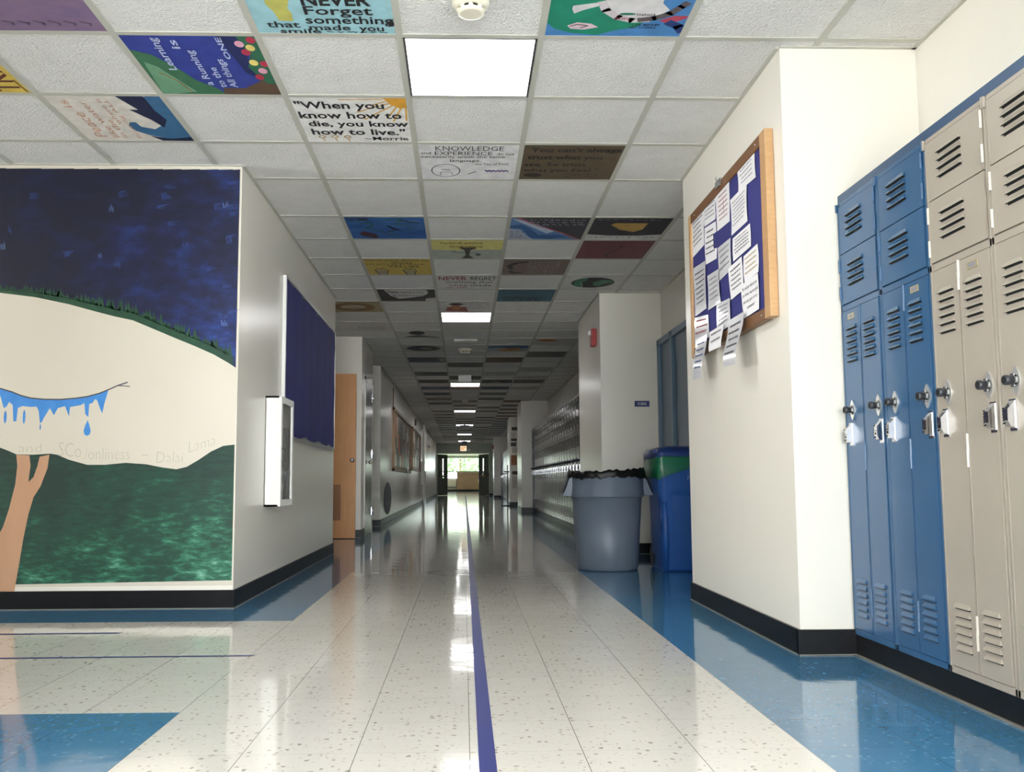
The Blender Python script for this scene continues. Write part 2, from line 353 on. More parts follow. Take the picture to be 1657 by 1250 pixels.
# ------------------------------------------------------------------ ceiling
ce = MB()
ce.box((-8, -5, CH+0.004), (2.2, 45.3, CH+0.06), TILE); ce.box((-8, 45.3, CH+0.004), (8, 67, CH+0.06), TILE)
struct('ceiling', ce, 'suspended ceiling of white textured tiles')
g = MB(); gw = 0.015
for k in range(-13, 4):
    x = (k-0.5)*T
    g.box((x-gw, -5 if k > -2 else 2.47, CH), (x+gw, 45 if k > -2 else 5.27, CH+0.004), GRID)
for i in range(-14, 68):
    y = rowY(i)
    x0 = -8 if 2.47 < y < 5.27 else (-2.6 if 9.2 < y < 11.67 else -1.97 if 13.05 < y < 14.65 else -1.40)
    g.box((x0, y-gw, CH+0.0004), (1.98, y+gw, CH+0.004), GRID)
for (a, b) in (((-1.37, 5.27), (-1.352, 9.2)), ((1.352, 3.742), (1.37, 5.49)), ((1.962, -4.2), (1.98, 3.742)), ((1.962, 5.49), (1.98, 8.9)), ((1.337, 8.9), (1.355, 10.58)), ((1.37, 3.724), (1.98, 3.742)), ((-8, 5.252), (-1.37, 5.27)), ((1.355, 8.882), (1.98, 8.9)), ((-1.4, 14.65), (-1.382, 45)), ((1.962, 10.58), (1.98, 45)), ((-1.37, 11.67), (-1.352, 13.05))):
    g.box((a[0], a[1], CH-0.002), (b[0], b[1], CH+0.004), GRID)
struct('trim_1', g, 'metal grid and wall angles of the suspended ceiling')

# ceiling lights
def ceiling_light(r, label):
    y0, y1 = rowY(r), rowY(r+1)
    e = empty('ceiling_light', (0, (y0+y1)/2, CH), label, 'ceiling light', 'square ceiling lights down the corridor')
    hy = (y1-y0)/2 - 0.014
    m = MB()
    for sx in (-1, 1): m.box((sx*0.292, -hy, -0.001), (sx*0.281, hy, 0.0038), STEEL)
    for sy in (-1, 1): m.box((-0.292, sy*hy, -0.001), (0.292, sy*(hy-0.008), 0.0038), STEEL)
    m.obj('frame', e)
    MB().box((-0.281, -hy+0.008, 0.001), (0.281, hy-0.008, 0.0038), LAMPM).obj('diffuser', e)
ceiling_light(-10, 'bright square ceiling light behind the photographer')
for r, lb in ((0, 'large square ceiling light nearest the camera, beside the smoke detector'), (10, 'second ceiling light, behind the tile with the painted portrait'), (22, 'third ceiling light, behind the hanging white box'),
              (33, 'fourth ceiling light down the corridor'), (43, 'fifth ceiling light down the corridor'), (53, 'sixth ceiling light down the corridor'), (63, 'last ceiling light, just before the exit sign')):
    ceiling_light(r, lb)

# ------------------------------------------------------------------ baseboards
bb = MB(); BH = 0.105; bt = 0.012
def base(mb, x0, y0, x1, y1, hh=BH, th=bt):
    mb.box((min(x0, x1)-(th if x0 == x1 else 0), min(y0, y1)-(th if y0 == y1 else 0), 0.001), (max(x0, x1)+(th if x0 == x1 else 0), max(y0, y1)+(th if y0 == y1 else 0), hh), VINYL)
    t2 = th + 0.006
    mb.box((min(x0, x1)-(t2 if x0 == x1 else 0), min(y0, y1)-(t2 if y0 == y1 else 0), 0.0008), (max(x0, x1)+(t2 if x0 == x1 else 0), max(y0, y1)+(t2 if y0 == y1 else 0), 0.005), CAULK)
for q in ((-1.37, 5.27, -1.37, 9.2), (-8, 5.27, -1.37+bt, 5.27), (-2.0, 11.67, -1.37+bt, 11.67), (-1.37, 11.67, -1.37, 12.05), (-1.97, 14.65, -1.40, 14.65), (-1.40, 14.65, -1.40, 45)): base(bb, *q)
struct('baseboard_left', bb, 'black vinyl baseboard along the left walls')
bb = MB()
for q in ((1.37, 3.742, 1.37, 5.49), (1.37-bt, 3.742, 1.60, 3.742), (1.355, 8.9, 1.355, 10.58), (1.355-bt, 8.9, 1.97, 8.9), (1.34, 21.1, 1.34, 22.7), (1.34, 21.1, 1.60, 21.1), (1.34, 26.6, 1.34, 27.9), (1.34-bt, 26.6, 1.98, 26.6), (1.30, 39, 1.30, 40.6), (1.3, 39, 1.6, 39), (1.24, 45-bt, 1.98, 45-bt), (1.98, 22.7, 1.98, 26.6), (1.98, 5.49, 1.98, 7.1)): base(bb, *q)
bb.box((1.60, 1.5, 0.001), (1.72, 3.742, 0.085), VINYL); bb.box((1.588, 1.5, 0.0008), (1.60, 3.73, 0.006), CAULK)
bb.box((1.60, 10.58, 0.001), (1.72, 21.1, 0.085), VINYL); bb.box((1.60, 27.9, 0.001), (1.72, 39.0, 0.085), VINYL)
struct('baseboard_right', bb, 'black vinyl baseboard along the right walls and under the lockers')
bb = MB(); bb.box((-8, 65.98, 0), (8, 66, 0.11), VINYL); struct('baseboard_far', bb, 'black baseboard under the far window')

# ------------------------------------------------------------------ lockers
def LP(u, d, z): return (-d, -u, z)
LW = 0.367
def lbox(m, u0, u1, d0, d1, z0, z1, mt): m.box(LP(u0, d0, z0), LP(u1, d1, z1), mt)
def louvers(m, u0, u1, ztop, n, step, mt):
    for i in range(n):
        z = ztop - i*step; hh = step*0.60; k = 0.009; e = 0.010
        a = [LP(u0+e, 0.0065, z), LP(u1-e, 0.0065, z)]; b = [LP(u0+0.003, k+0.005, z-hh*0.75), LP(u1-0.003, k+0.005, z-hh*0.75)]
        c = [LP(u0, k+0.0065, z-hh), LP(u1, k+0.0065, z-hh)]; d = [LP(u0, 0.0065, z-hh), LP(u1, 0.0065, z-hh)]
        m.face([a[0], b[0], b[1], a[1]], mt, True); m.face([b[0], c[0], c[1], b[1]], mt, True)
        m.face([a[0], d[0], c[0], b[0]], mt); m.face([a[1], b[1], c[1], d[1]], mt)
        m.face([c[0], d[0], d[1], c[1]], SLOT)
        lbox(m, u0+0.003, u1-0.003, 0.0062, 0.0068, z-hh-step*0.20, z-hh, SLOT)
def hinge(parent, u, zs, mt):
    for z in zs:
        m = MB(); a = LP(u, 0.008, z); r_ = 0.0045
        m.lathe((a[0], a[1], z), [(r_, 0), (r_, 0.018), (r_*0.8, 0.0185), (r_*0.8, 0.0195), (r_, 0.02), (r_, 0.038), (r_*0.8, 0.0385), (r_*0.8, 0.0395), (r_, 0.04), (r_, 0.058)], mt, 8, smooth=False)
        m.obj('hinge', parent)
def make_locker(mt, label, group, plate_side=1, hm=None):
    e = empty('locker', (0, 0, 0), label, 'locker', group); hm = hm or mt
    m = MB()
    lbox(m, 0.001, LW-0.001, -0.374, -0.006, 0.086, 1.918, mt)
    for u0, u1, z0, z1 in ((0.001, 0.013, 0.086, 1.918), (LW-0.013, LW-0.001, 0.086, 1.918), (0.001, LW-0.001, 1.902, 1.918), (0.001, LW-0.001, 1.443, 1.468), (0.001, LW-0.001, 0.086, 0.109)):
        lbox(m, u0, u1, -0.006, 0.003, z0, z1, mt)
    lbox(m, 0.0015, 0.008, 0.001, 0.012, 1.882, 1.9175, mt); lbox(m, LW-0.008, LW-0.0015, 0.001, 0.012, 1.882, 1.919, mt)
    m.obj('cabinet_body', e, bevel=0.0015)
    for z0, z1, hs in ((1.691, 1.899, 1), (1.472, 1.687, 0)):
        d = MB(); lbox(d, 0.019, 0.347, -0.005, 0.006, z0, z1, mt)
        lbox(d, 0.017, 0.0205, -0.005, 0.0075, z0+0.002, z1-0.002, mt); lbox(d, 0.3455, 0.349, -0.005, 0.0075, z0+0.002, z1-0.002, mt)
        louvers(d, 0.092, 0.236, z1-0.040, 4, 0.0285, mt)
        o = d.obj('box_door', e)
        hinge(o, 0.351 if hs else 0.016, (z0+0.022, z1-0.075), hm)
    for i, (u0, u1) in enumerate(((0.016, 0.180), (0.187, 0.351))):
        d = MB(); lbox(d, u0, u1, -0.005, 0.006, 0.112, 1.440, mt)
        for q in (u0-0.0005, u1-0.0025): lbox(d, q, q+0.003, -0.005, 0.0078, 0.113, 1.439, mt)
        uc = 0.103 if i == 0 else 0.263
        louvers(d, uc-0.047, uc+0.047, 1.374, 6, 0.0272, mt); louvers(d, uc-0.047, uc+0.047, 0.322, 6, 0.0272, mt)
        o = d.obj('tall_door', e)
        hz = (1.345, 0.765, 0.185) if i == 0 else (1.385, 0.815, 0.235)
        hinge(o, 0.1825 if i == 0 else 0.1845, hz, hm)
        if i == plate_side:
            p = MB(); lbox(p, uc-0.028, uc+0.028, 0.006, 0.0085, 1.398, 1.422, BRASS); lbox(p, uc-0.02, uc+0.02, 0.0085, 0.0088, 1.403, 1.417, INKG)
            tag(p.obj('number_plate', o), 'small metal number plate')
        # combination dial on a pointed plate
        ud = 0.086 if i == 0 else 0.318; zd = 1.016; p = MB()
        out = []
        for k in range(25):
            t = -1 + 2*k/24; w = 0.021*math.cos(t*math.pi/2)**0.8 if abs(t) < 1 else 0
            out.append((t*0.043, w))
        ring = [LP(ud+w, 0.0062, zd+t) for t, w in out] + [LP(ud-w, 0.0062, zd+t) for t, w in out[::-1][1:-1]]
        p.prism([(x, y, z) for x, y, z in ring], (-0.005, 0, 0), PLATE)
        p.lathe(LP(ud, 0.011, zd), [(0.0205, 0), (0.020, 0.006), (0.016, 0.010)], STEEL, 20, '-x')
        for k in range(10):
            a = 2*math.pi*k/10; p.lathe(LP(ud+0.0175*math.cos(a), 0.016, zd+0.0175*math.sin(a)), [(0.004, 0), (0.003, 0.004)], SLOT if k % 2 else CHROME, 6, '-x')
        p.lathe(LP(ud, 0.016, zd), [(0.0145, 0), (0.0125, 0.012), (0.0150, 0.015), (0.0150, 0.028), (0.0135, 0.029)], KNOB, 18, '-x')
        p.lathe(LP(ud, 0.0451, zd), [(0.0105, 0), (0.0105, 0.0006)], SLOT, 14, '-x')
        tag(p.obj('combination_dial', o), 'black combination dial on pointed steel plate')
        # lift handle
        uh = 0.064 if i == 0 else 0.334; p = MB(); z0, z1 = 0.868, 0.962
        lbox(p, uh-0.016, uh+0.016, 0.006, 0.0095, z0, z1, CHROME)
        pro = [(0.0095, z1-0.004), (0.020, z1-0.016), (0.033, z1-0.030), (0.033, z0+0.030), (0.026, z0+0.014), (0.0095, z0+0.008)]
        p.prism([LP(uh-0.012, d_, z_) for d_, z_ in pro], (0, -0.024, 0), CHROME)
        lbox(p, uh-0.0125, uh+0.0125, 0.0325, 0.0337, (z0+z1)/2-0.001, (z0+z1)/2+0.001, SLOT)
        p.lathe(LP(uh, 0.0331, z0+0.036), [(0.005, 0), (0.005, 0.0006)], SLOT, 12, '-x')
        for k in range(6): lbox(p, uh-0.0135, uh-0.0115, 0.024, 0.034, z0+0.02+k*0.009, z0+0.024+k*0.009, SLOT)
        tag(p.obj('lift_handle', o), 'chrome lift handle with keyhole')
    return e
LX = 1.60; YL = 3.740
near = 'tall lockers beside the bright pillar'
b1 = make_locker(LBLUE, 'blue metal locker standing against the bright white pillar', near, 0); b1.location = (LX, YL, 0)
b2 = make_locker(LBLUE, 'blue metal locker between the first blue locker and the grey ones', near, 1); b2.location = (LX, YL-LW, 0)
g1 = make_locker(LGREY, 'grey metal locker standing right beside the blue pair', near, 1, mat('hinge_cream', (200, 193, 180), 0.3)); g1.location = (LX, YL-2*LW, 0)
g2 = copy_tree(g1); g2['label'] = 'grey metal locker at the right edge of the photo, second of the grey ones'; g2.location = (LX, YL-3*LW, 0)
fa = MB(); fa.box((LX+0.002, YL-5.5*LW, 1.919), (1.98, YL, 1.957), FASCIA); struct('trim_2', fa, 'blue closing strip on top of the near lockers')
# far row, beyond the alarm pillar
FGR = 'far locker row along the right wall'
lab = 'dark grey locker in the glossy row past the red alarm pillar'
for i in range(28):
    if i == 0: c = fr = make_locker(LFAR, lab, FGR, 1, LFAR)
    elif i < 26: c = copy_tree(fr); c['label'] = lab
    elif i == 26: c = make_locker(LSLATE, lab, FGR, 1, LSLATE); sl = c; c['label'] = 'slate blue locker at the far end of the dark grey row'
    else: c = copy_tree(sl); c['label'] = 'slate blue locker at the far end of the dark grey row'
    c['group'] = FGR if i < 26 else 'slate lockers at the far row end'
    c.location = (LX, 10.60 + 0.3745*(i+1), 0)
fa = MB(); fa.box((LX+0.002, 10.58, 1.919), (1.98, 21.1, 1.957), mat('fascia_grey', (96, 98, 96), 0.35)); struct('trim_3', fa, 'closing strip on top of the far lockers')
# the last row: one mesh each, parts too small to see
lm = MB(); lbox(lm, 0.001, LW-0.001, -0.374, 0.0, 0.086, 1.93, LSLATE)
for z0, z1 in ((1.691, 1.899), (1.472, 1.687)): lbox(lm, 0.019, 0.347, 0, 0.008, z0, z1, LSLATE)
for u0, u1 in ((0.016, 0.18), (0.187, 0.351)):
    lbox(lm, u0, u1, 0, 0.008, 0.112, 1.44, LSLATE); lbox(lm, (u0+u1)/2-0.015, (u0+u1)/2+0.015, 0.008, 0.04, 0.87, 0.96, CHROME)
    lbox(lm, (u0+u1)/2-0.015, (u0+u1)/2+0.015, 0.008, 0.045, 1.0, 1.03, KNOB)
lo = lm.obj('locker')
for i in range(29):
    c = lo if i == 0 else lo.copy()
    if i: C.objects.link(c)
    tag(c, 'distant slate locker past the pillar with taped notices', 'locker', 'most distant lockers on the right'); c.location = (LX, 27.95+0.378*(i+1), 0)

# ------------------------------------------------------------------ mural
def flat(m, pts, y, mt): m.prism([(x, y, z) for x, z in pts], (0, -0.0008, 0), mt)
NIGHT = brush('mural_night_sky', [(0.38, (16, 19, 42)), (0.50, (19, 27, 64)), (0.60, (25, 44, 102)), (0.70, (40, 76, 148)), (0.86, (130, 160, 204))], 7, (0.8, 1, 1.5), 0.4, detail=12, distort=0, big=0.30, gx=0.10, gz=-0.08, g0=0.31)
GRASS = brush('mural_grass_green', [(0.3, (16, 46, 36)), (0.7, (32, 80, 52))], 20, (1, 1, 1), 0.5)
HILL = brush('mural_hill_green', [(0.36, (18, 48, 40)), (0.50, (22, 66, 52)), (0.58, (38, 100, 76)), (0.66, (92, 150, 122)), (0.76, (176, 208, 190))], 30, (0.35, 1, 1.2), 0.5, distort=0.2, big=0.12, gx=0.05, gz=-0.22, g0=0.18)
TRUNK = brush('mural_trunk_tan', [(0.3, (176, 132, 100)), (0.7, (190, 148, 116))], 6, (1, 1, 0.4), 0.55)
DRIP = brush('mural_drip_blue', [(0.3, (48, 120, 192)), (0.7, (72, 144, 214))], 12, (1, 1, 1), 0.5)
mu = empty('mural', (-2.4, 5.27, 1.35), 'hand painted mural of a closed weeping eye, night sky, hills and tree', 'mural')
def mo(m, name): return m.obj(name, mu, (2.4, -5.27, -1.35))
YM = 5.2696
m = MB(); flat(m, [(-8, 0.13), (-1.374, 0.13), (-1.374, 2.628), (-8, 2.628)], YM, MURALC); mo(m, 'cream_ground')
arc = [(-3.6, 1.62), (-3.35, 1.74), (-3.05, 1.83), (-2.781, 1.852), (-2.573, 1.826), (-2.376, 1.784), (-2.228, 1.743), (-2.105, 1.711), (-1.995, 1.687), (-1.846, 1.624), (-1.735, 1.577), (-1.623, 1.531), (-1.512, 1.481), (-1.425, 1.431), (-1.382, 1.402)]
m = MB()
top = [(-8, 2.61), (-5, 2.612), (-2.815, 2.61), (-2.2, 2.616), (-1.384, 2.614)]
m.face([(x, YM-0.001, z) for x, z in [(-8, 1.2), (-4.2, 1.2), (-3.6, 1.62)] + [(-3.6, 2.61), (-8, 2.61)]], NIGHT)
for a, b in zip(arc[:-1], arc[1:]): m.face([(a[0], YM-0.001, a[1]), (b[0], YM-0.001, b[1]), (b[0], YM-0.001, 2.614), (a[0], YM-0.001, 2.611)], NIGHT)
DAB = mat('mural_dab_blue', (38, 62, 122), 0.5, noise=60, namt=0.3); DABL = mat('mural_dab_pale', (112, 136, 184), 0.5, noise=60, namt=0.3)
rd = random.Random(12)
for i in range(26):     # dry-brush dabs in the night sky, each a few thin bristle strokes
    x0, z0 = (rd.uniform(-2.8, -1.45), rd.uniform(1.95, 2.55)) if i < 16 else (rd.uniform(-1.50, -1.44), rd.uniform(1.55, 2.5))
    vert = i % 3 == 0; n = rd.randint(4, 8); pale = i % 6 == 0
    for k in range(n):
        L = rd.uniform(0.02, 0.07) if not vert else rd.uniform(0.015, 0.05); o = 0.005*k; st_ = rd.uniform(0, 0.015); w = 0.0024
        q = [(x0+st_, z0+o), (x0+st_+L, z0+o+0.006), (x0+st_+L, z0+o+0.006+w), (x0+st_, z0+o+w)] if not vert else [(x0+o, z0+st_), (x0+o+w, z0+st_), (x0+o+w-0.004, z0+st_+L), (x0+o-0.004, z0+st_+L)]
        m.face([(a_, YM-0.0012, b_) for a_, b_ in q], DABL if pale and k % 2 else DAB)
mo(m, 'night_sky')
random.seed(3)
m = MB()
def arcz(x):
    for a, b in zip(arc[:-1], arc[1:]):
        if a[0] <= x <= b[0]: return a[1] + (b[1]-a[1])*(x-a[0])/(b[0]-a[0])
    return arc[-1][1]
x = -3.5
while x < -1.40:
    w = random.uniform(0.008, 0.02); t = min(1, max(0.35, (x+3.4)/1.3)); h0 = 0.045*t; hh = h0 + random.uniform(0.0, 0.075)*t
    m.face([(x, YM-0.0018, arcz(x)), (x+w, YM-0.0018, arcz(x+w)), (x+w, YM-0.0018, arcz(x+w)+h0), (x, YM-0.0018, arcz(x)+h0)], GRASS)
    m.face([(x-0.006, YM-0.0019, arcz(x)+h0*0.9), (x+w+0.006, YM-0.0019, arcz(x+w)+h0*0.9), (x+w/2+random.uniform(-0.012, 0.012), YM-0.0019, arcz(x)+hh)], GRASS)
    x += w
mo(m, 'grass_band')
line = [(-3.35, 1.36), (-3.0, 1.33), (-2.754, 1.281), (-2.683, 1.26), (-2.635, 1.24), (-2.576, 1.224), (-2.493, 1.216), (-2.399, 1.215), (-2.305, 1.223), (-2.246, 1.232), (-2.176, 1.251), (-2.118, 1.275), (-2.071, 1.297), (-2.015, 1.316)]
def stroke(m, pts, w, fn, mt):
    for a, b in zip(pts[:-1], pts[1:]):
        d = Vector((b[0]-a[0], b[1]-a[1])); 
        if d.length < 1e-6: continue
        n = Vector((-d.y, d.x)).normalized()*w/2; e = d.normalized()*w*0.25
        m.face([fn(a[0]-n.x-e.x, a[1]-n.y-e.y), fn(b[0]-n.x+e.x, b[1]-n.y+e.y), fn(b[0]+n.x+e.x, b[1]+n.y+e.y), fn(a[0]+n.x-e.x, a[1]+n.y-e.y)], mt)
drip = [(-2.753, 1.243), (-2.728, 1.165), (-2.714, 1.171), (-2.698, 1.201), (-2.677, 1.183), (-2.669, 1.087), (-2.652, 1.087), (-2.646, 1.165), (-2.62, 1.177), (-2.573, 1.171), (-2.538, 1.173), (-2.525, 1.147), (-2.515, 1.078), (-2.506, 1.078), (-2.494, 1.105), (-2.461, 1.164), (-2.436, 1.123), (-2.414, 1.164), (-2.374, 1.176), (-2.348, 1.116), (-2.344, 1.17), (-2.28, 1.182), (-2.262, 1.194), (-2.254, 1.128), (-2.236, 1.11), (-2.233, 1.188), (-2.215, 1.194), (-2.198, 1.218), (-2.186, 1.206), (-2.173, 1.17), (-2.156, 1.132), (-2.144, 1.194), (-2.125, 1.268)]
def linez(x):
    for a, b in zip(line[:-1], line[1:]):
        if a[0] <= x <= b[0]: return a[1] + (b[1]-a[1])*(x-a[0])/(b[0]-a[0])
    return 1.3
m = MB(); full = [(-3.3, 1.31), (-3.2, 1.25), (-3.1, 1.15), (-3.05, 1.24), (-2.95, 1.22), (-2.88, 1.12), (-2.82, 1.2)] + drip
for a, b in zip(full[:-1], full[1:]): m.face([(a[0], YM-0.001, a[1]), (b[0], YM-0.001, b[1]), (b[0], YM-0.001, linez(b[0])), (a[0], YM-0.001, linez(a[0]))], DRIP)
for cx, cz, rx, rz in ((-2.717, 1.112, 0.009, 0.038), (-2.608, 1.113, 0.008, 0.042), (-2.512, 1.053, 0.004, 0.018)):
    m.face([(cx+rx*math.cos(k*0.628), YM-0.001, cz+rz*math.sin(k*0.628)) for k in range(10)], DRIP)
m.face([(-2.239, YM-0.001, 1.094), (-2.226, YM-0.001, 1.06), (-2.219, YM-0.001, 1.028), (-2.224, YM-0.001, 1.008), (-2.24, YM-0.001, 1.0), (-2.256, YM-0.001, 1.01), (-2.26, YM-0.001, 1.032), (-2.252, YM-0.001, 1.062)], DRIP)
mo(m, 'tears')
m = MB(); stroke(m, line, 0.0075, lambda a, b: (a, YM-0.0016, b), INK); stroke(m, [(-2.071, 1.297), (-2.0, 1.292)], 0.005, lambda a, b: (a, YM-0.0016, b), INK)
mo(m, 'eyelid_line')
hill = [(-8, 0.99), (-4, 1.0), (-3.0, 0.98), (-2.738, 0.933), (-2.691, 0.915), (-2.643, 0.894), (-2.55, 0.891), (-2.45, 0.897), (-2.409, 0.891), (-2.338, 0.861), (-2.231, 0.831), (-2.126, 0.831), (-2.009, 0.842), (-1.891, 0.833), (-1.796, 0.814), (-1.714, 0.803), (-1.655, 0.817), (-1.586, 0.858), (-1.516, 0.906), (-1.446, 0.939), (-1.379, 0.947)]
m = MB()
for a, b in zip(hill[:-1], hill[1:]): m.face([(a[0], YM-0.001, 0.142+0.012*max(0, a[0]+2.8)), (b[0], YM-0.001, 0.142+0.012*max(0, b[0]+2.8)), (b[0], YM-0.001, b[1]), (a[0], YM-0.001, a[1])], HILL)
mo(m, 'hills')
m = MB(); tr = [(-2.79, 0.105), (-2.735, 0.371), (-2.716, 0.441), (-2.7, 0.475), (-2.67, 0.58), (-2.641, 0.721), (-2.634, 0.827), (-2.643, 0.892), (-2.567, 0.888), (-2.558, 0.826), (-2.564, 0.767), (-2.566, 0.732), (-2.538, 0.761), (-2.518, 0.826), (-2.508, 0.879), (-2.452, 0.891), (-2.459, 0.814), (-2.495, 0.708), (-2.533, 0.644), (-2.558, 0.545), (-2.581, 0.405), (-2.598, 0.266), (-2.615, 0.139), (-2.619, 0.105)]
m.face([(a, YM-0.0018, b) for a, b in tr], TRUNK); mo(m, 'tree_trunk')
m = MB(); PENC = mat('pencil_line', (176, 168, 152), 0.8)
for t, x0, x1, z0, z1 in (('f', -2.77, -2.735, 0.95, 1.0), ('and', -2.63, -2.50, 0.905, 0.955), ('SCo', -2.40, -2.27, 0.885, 0.965), ('/onliness', -2.25, -1.99, 0.862, 0.93), ('-', -1.92, -1.88, 0.885, 0.889), ('Dalai', -1.83, -1.68, 0.842, 0.905), ('Lama', -1.645, -1.49, 0.90, 0.965)):
    sk = 0.045 if t == 'Lama' else (-0.012 if t == 'SCo' else 0)
    put_text(m, t, lambda a, b, x0=x0, x1=x1, z0=z0, z1=z1, sk=sk: (x0+(x1-x0)*a, YM-0.0014, z0+(z1-z0)*b+sk*a), PENC, -0.022)
tag(mo(m, 'pencil_lettering'), 'faint pencil lettering above the hills')

# ------------------------------------------------------------------ painted ceiling tiles
def artcol(c, rough=0.6):
    k = 'paint_%d_%d_%d' % c
    return mat(k, c, rough, noise=14, namt=0.12)
def art(col, row, bg, label, shapes=(), rot=0, group='hand painted ceiling tiles', swirl=None):
    y0, y1 = rowY(row), rowY(row+1); s = T-0.03; sy = (y1-y0)-0.03; xc = col*T; yc = (y0+y1)/2
    bgm = swirl or artcol(bg)
    o = MB().box((-s/2, -sy/2, 0.0014), (s/2, sy/2, 0.0039), bgm).obj('painted_ceiling_tile', None, (xc, yc, CH))
    tag(o, label, 'ceiling tile', group)
    def P(u, v, k=0):
        if rot == 90: u, v = v, 1-u
        if rot == -90: u, v = 1-v, u
        return ((u-0.5)*s, (v-0.5)*sy, 0.0011-0.0003*k)
    pm, tm = MB(), MB()
    for i, q in enumerate(shapes):
        if q[0] == 't':
            _, c, t, u0_, v0_, u1_, v1_ = q[:7]; b = q[7] if len(q) > 7 else 0.012
            put_text(tm, t, lambda a, bb: P(u0_+(u1_-u0_)*a, v1_+(v0_-v1_)*bb, 5), artcol(c), b)
        elif q[0] == 'p': pm.face([P(u, v, i*0.2) for u, v in q[2]], artcol(q[1]))
        elif q[0] == 'e':
            _, c, u, v, ru, rv = q; pm.face([P(u+ru*math.cos(k*math.pi/10), v+rv*math.sin(k*math.pi/10), i*0.2) for k in range(20)], artcol(c))
        elif q[0] == 'l': stroke(pm, q[3], q[2], lambda a, b, i=i: P(a, b, i*0.2), artcol(q[1]))
        elif q[0] == 'w':   # illegible scribbled words
            _, c, u0_, v0_, u1_, n = q; rr = random.Random(int(u0_*100+v0_*991+n)); u = u0_
            while u < u1_:
                L = rr.uniform(0.03, 0.09); pts = []
                k = u
                while k < min(u+L, u1_): pts.append((k, v0_+rr.uniform(-0.5, 0.5)*n)); k += 0.011
                if len(pts) > 1: stroke(pm, pts, 0.009, lambda a, b, i=i: P(a, b, i*0.2), artcol(c))
                u += L+0.025
    if pm.f: pm.obj('painting', o)
    if tm.f: tm.obj('lettering', o)
    return o
K = (30, 28, 32); WT = (228, 226, 222); DG = (60, 58, 54)
def low(sh):
    f = lambda v: 0.535+0.465*v; o = []
    for q in sh:
        if q[0] == 'p': o.append((q[0], q[1], [(u, f(v)) for u, v in q[2]]))
        elif q[0] == 'e': o.append((q[0], q[1], q[2], f(q[3]), q[4], q[5]*0.465))
        elif q[0] == 'l': o.append((q[0], q[1], q[2]*0.75, [(u, f(v)) for u, v in q[3]]))
        elif q[0] == 't': o.append(q[:4]+(f(q[4]), q[5], f(q[6]))+q[7:])
        else: o.append(q)
    return o
def W_(c, u0, u1, vs, n): return [('w', c, u0, v, u1, n) for v in vs]
MAUVE = brush('mauve_wash', [(0.3, (112, 92, 128)), (0.7, (150, 122, 148))], 5, (1, 2, 1), 0.7)
art(-3, -1, (128, 104, 138), 'mauve painted ceiling tile in the top left corner of the photo', [('l', (96, 78, 98), 0.02, [(0.2+k*0.11, 0.86), (0.26+k*0.11, 0.89), (0.25+k*0.11, 0.92)]) for k in range(7)], swirl=MAUVE)
art(-4, 0, (214, 186, 84), 'yellow ceiling tile with brown sideways capitals at the left edge', [('t', (96, 44, 26), 'TKN', 0.03, 0.74, 0.55, 0.955, 0.01), ('l', (96, 44, 26), 0.012, [(0.02, 0.975), (0.24, 0.965)])], rot=90)
art(-1, -1, (156, 200, 208), 'light blue ceiling tile lettered with never forget what made you smile', [('p', (190, 186, 96), [(0.16, 0.2), (0.36, 0.2), (0.30, 0.55), (0.27, 0.66), (0.29, 0.72), (0.28, 0.83), (0.18, 0.82), (0.17, 0.72), (0.13, 0.6)]),
    ('t', K, 'NEVER', 0.38, 0.47, 0.86, 0.615, 0.03), ('t', K, 'Forget', 0.38, 0.62, 0.86, 0.77, 0.015), ('t', K, 'something', 0.37, 0.75, 1.0, 0.89, 0.015), ('t', K, 'that', 0.08, 0.83, 0.32, 0.915, 0.015), ('t', K, 'made', 0.38, 0.87, 0.68, 0.95, 0.015), ('t', K, 'you', 0.74, 0.90, 0.92, 0.985, 0.015), ('t', K, 'smile', 0.16, 0.93, 0.46, 0.995, 0.015)] + W_(DG, 0.5, 0.95, (0.975,), 0.02) + [('e', K, 0.98, 0.85, 0.025, 0.04)])
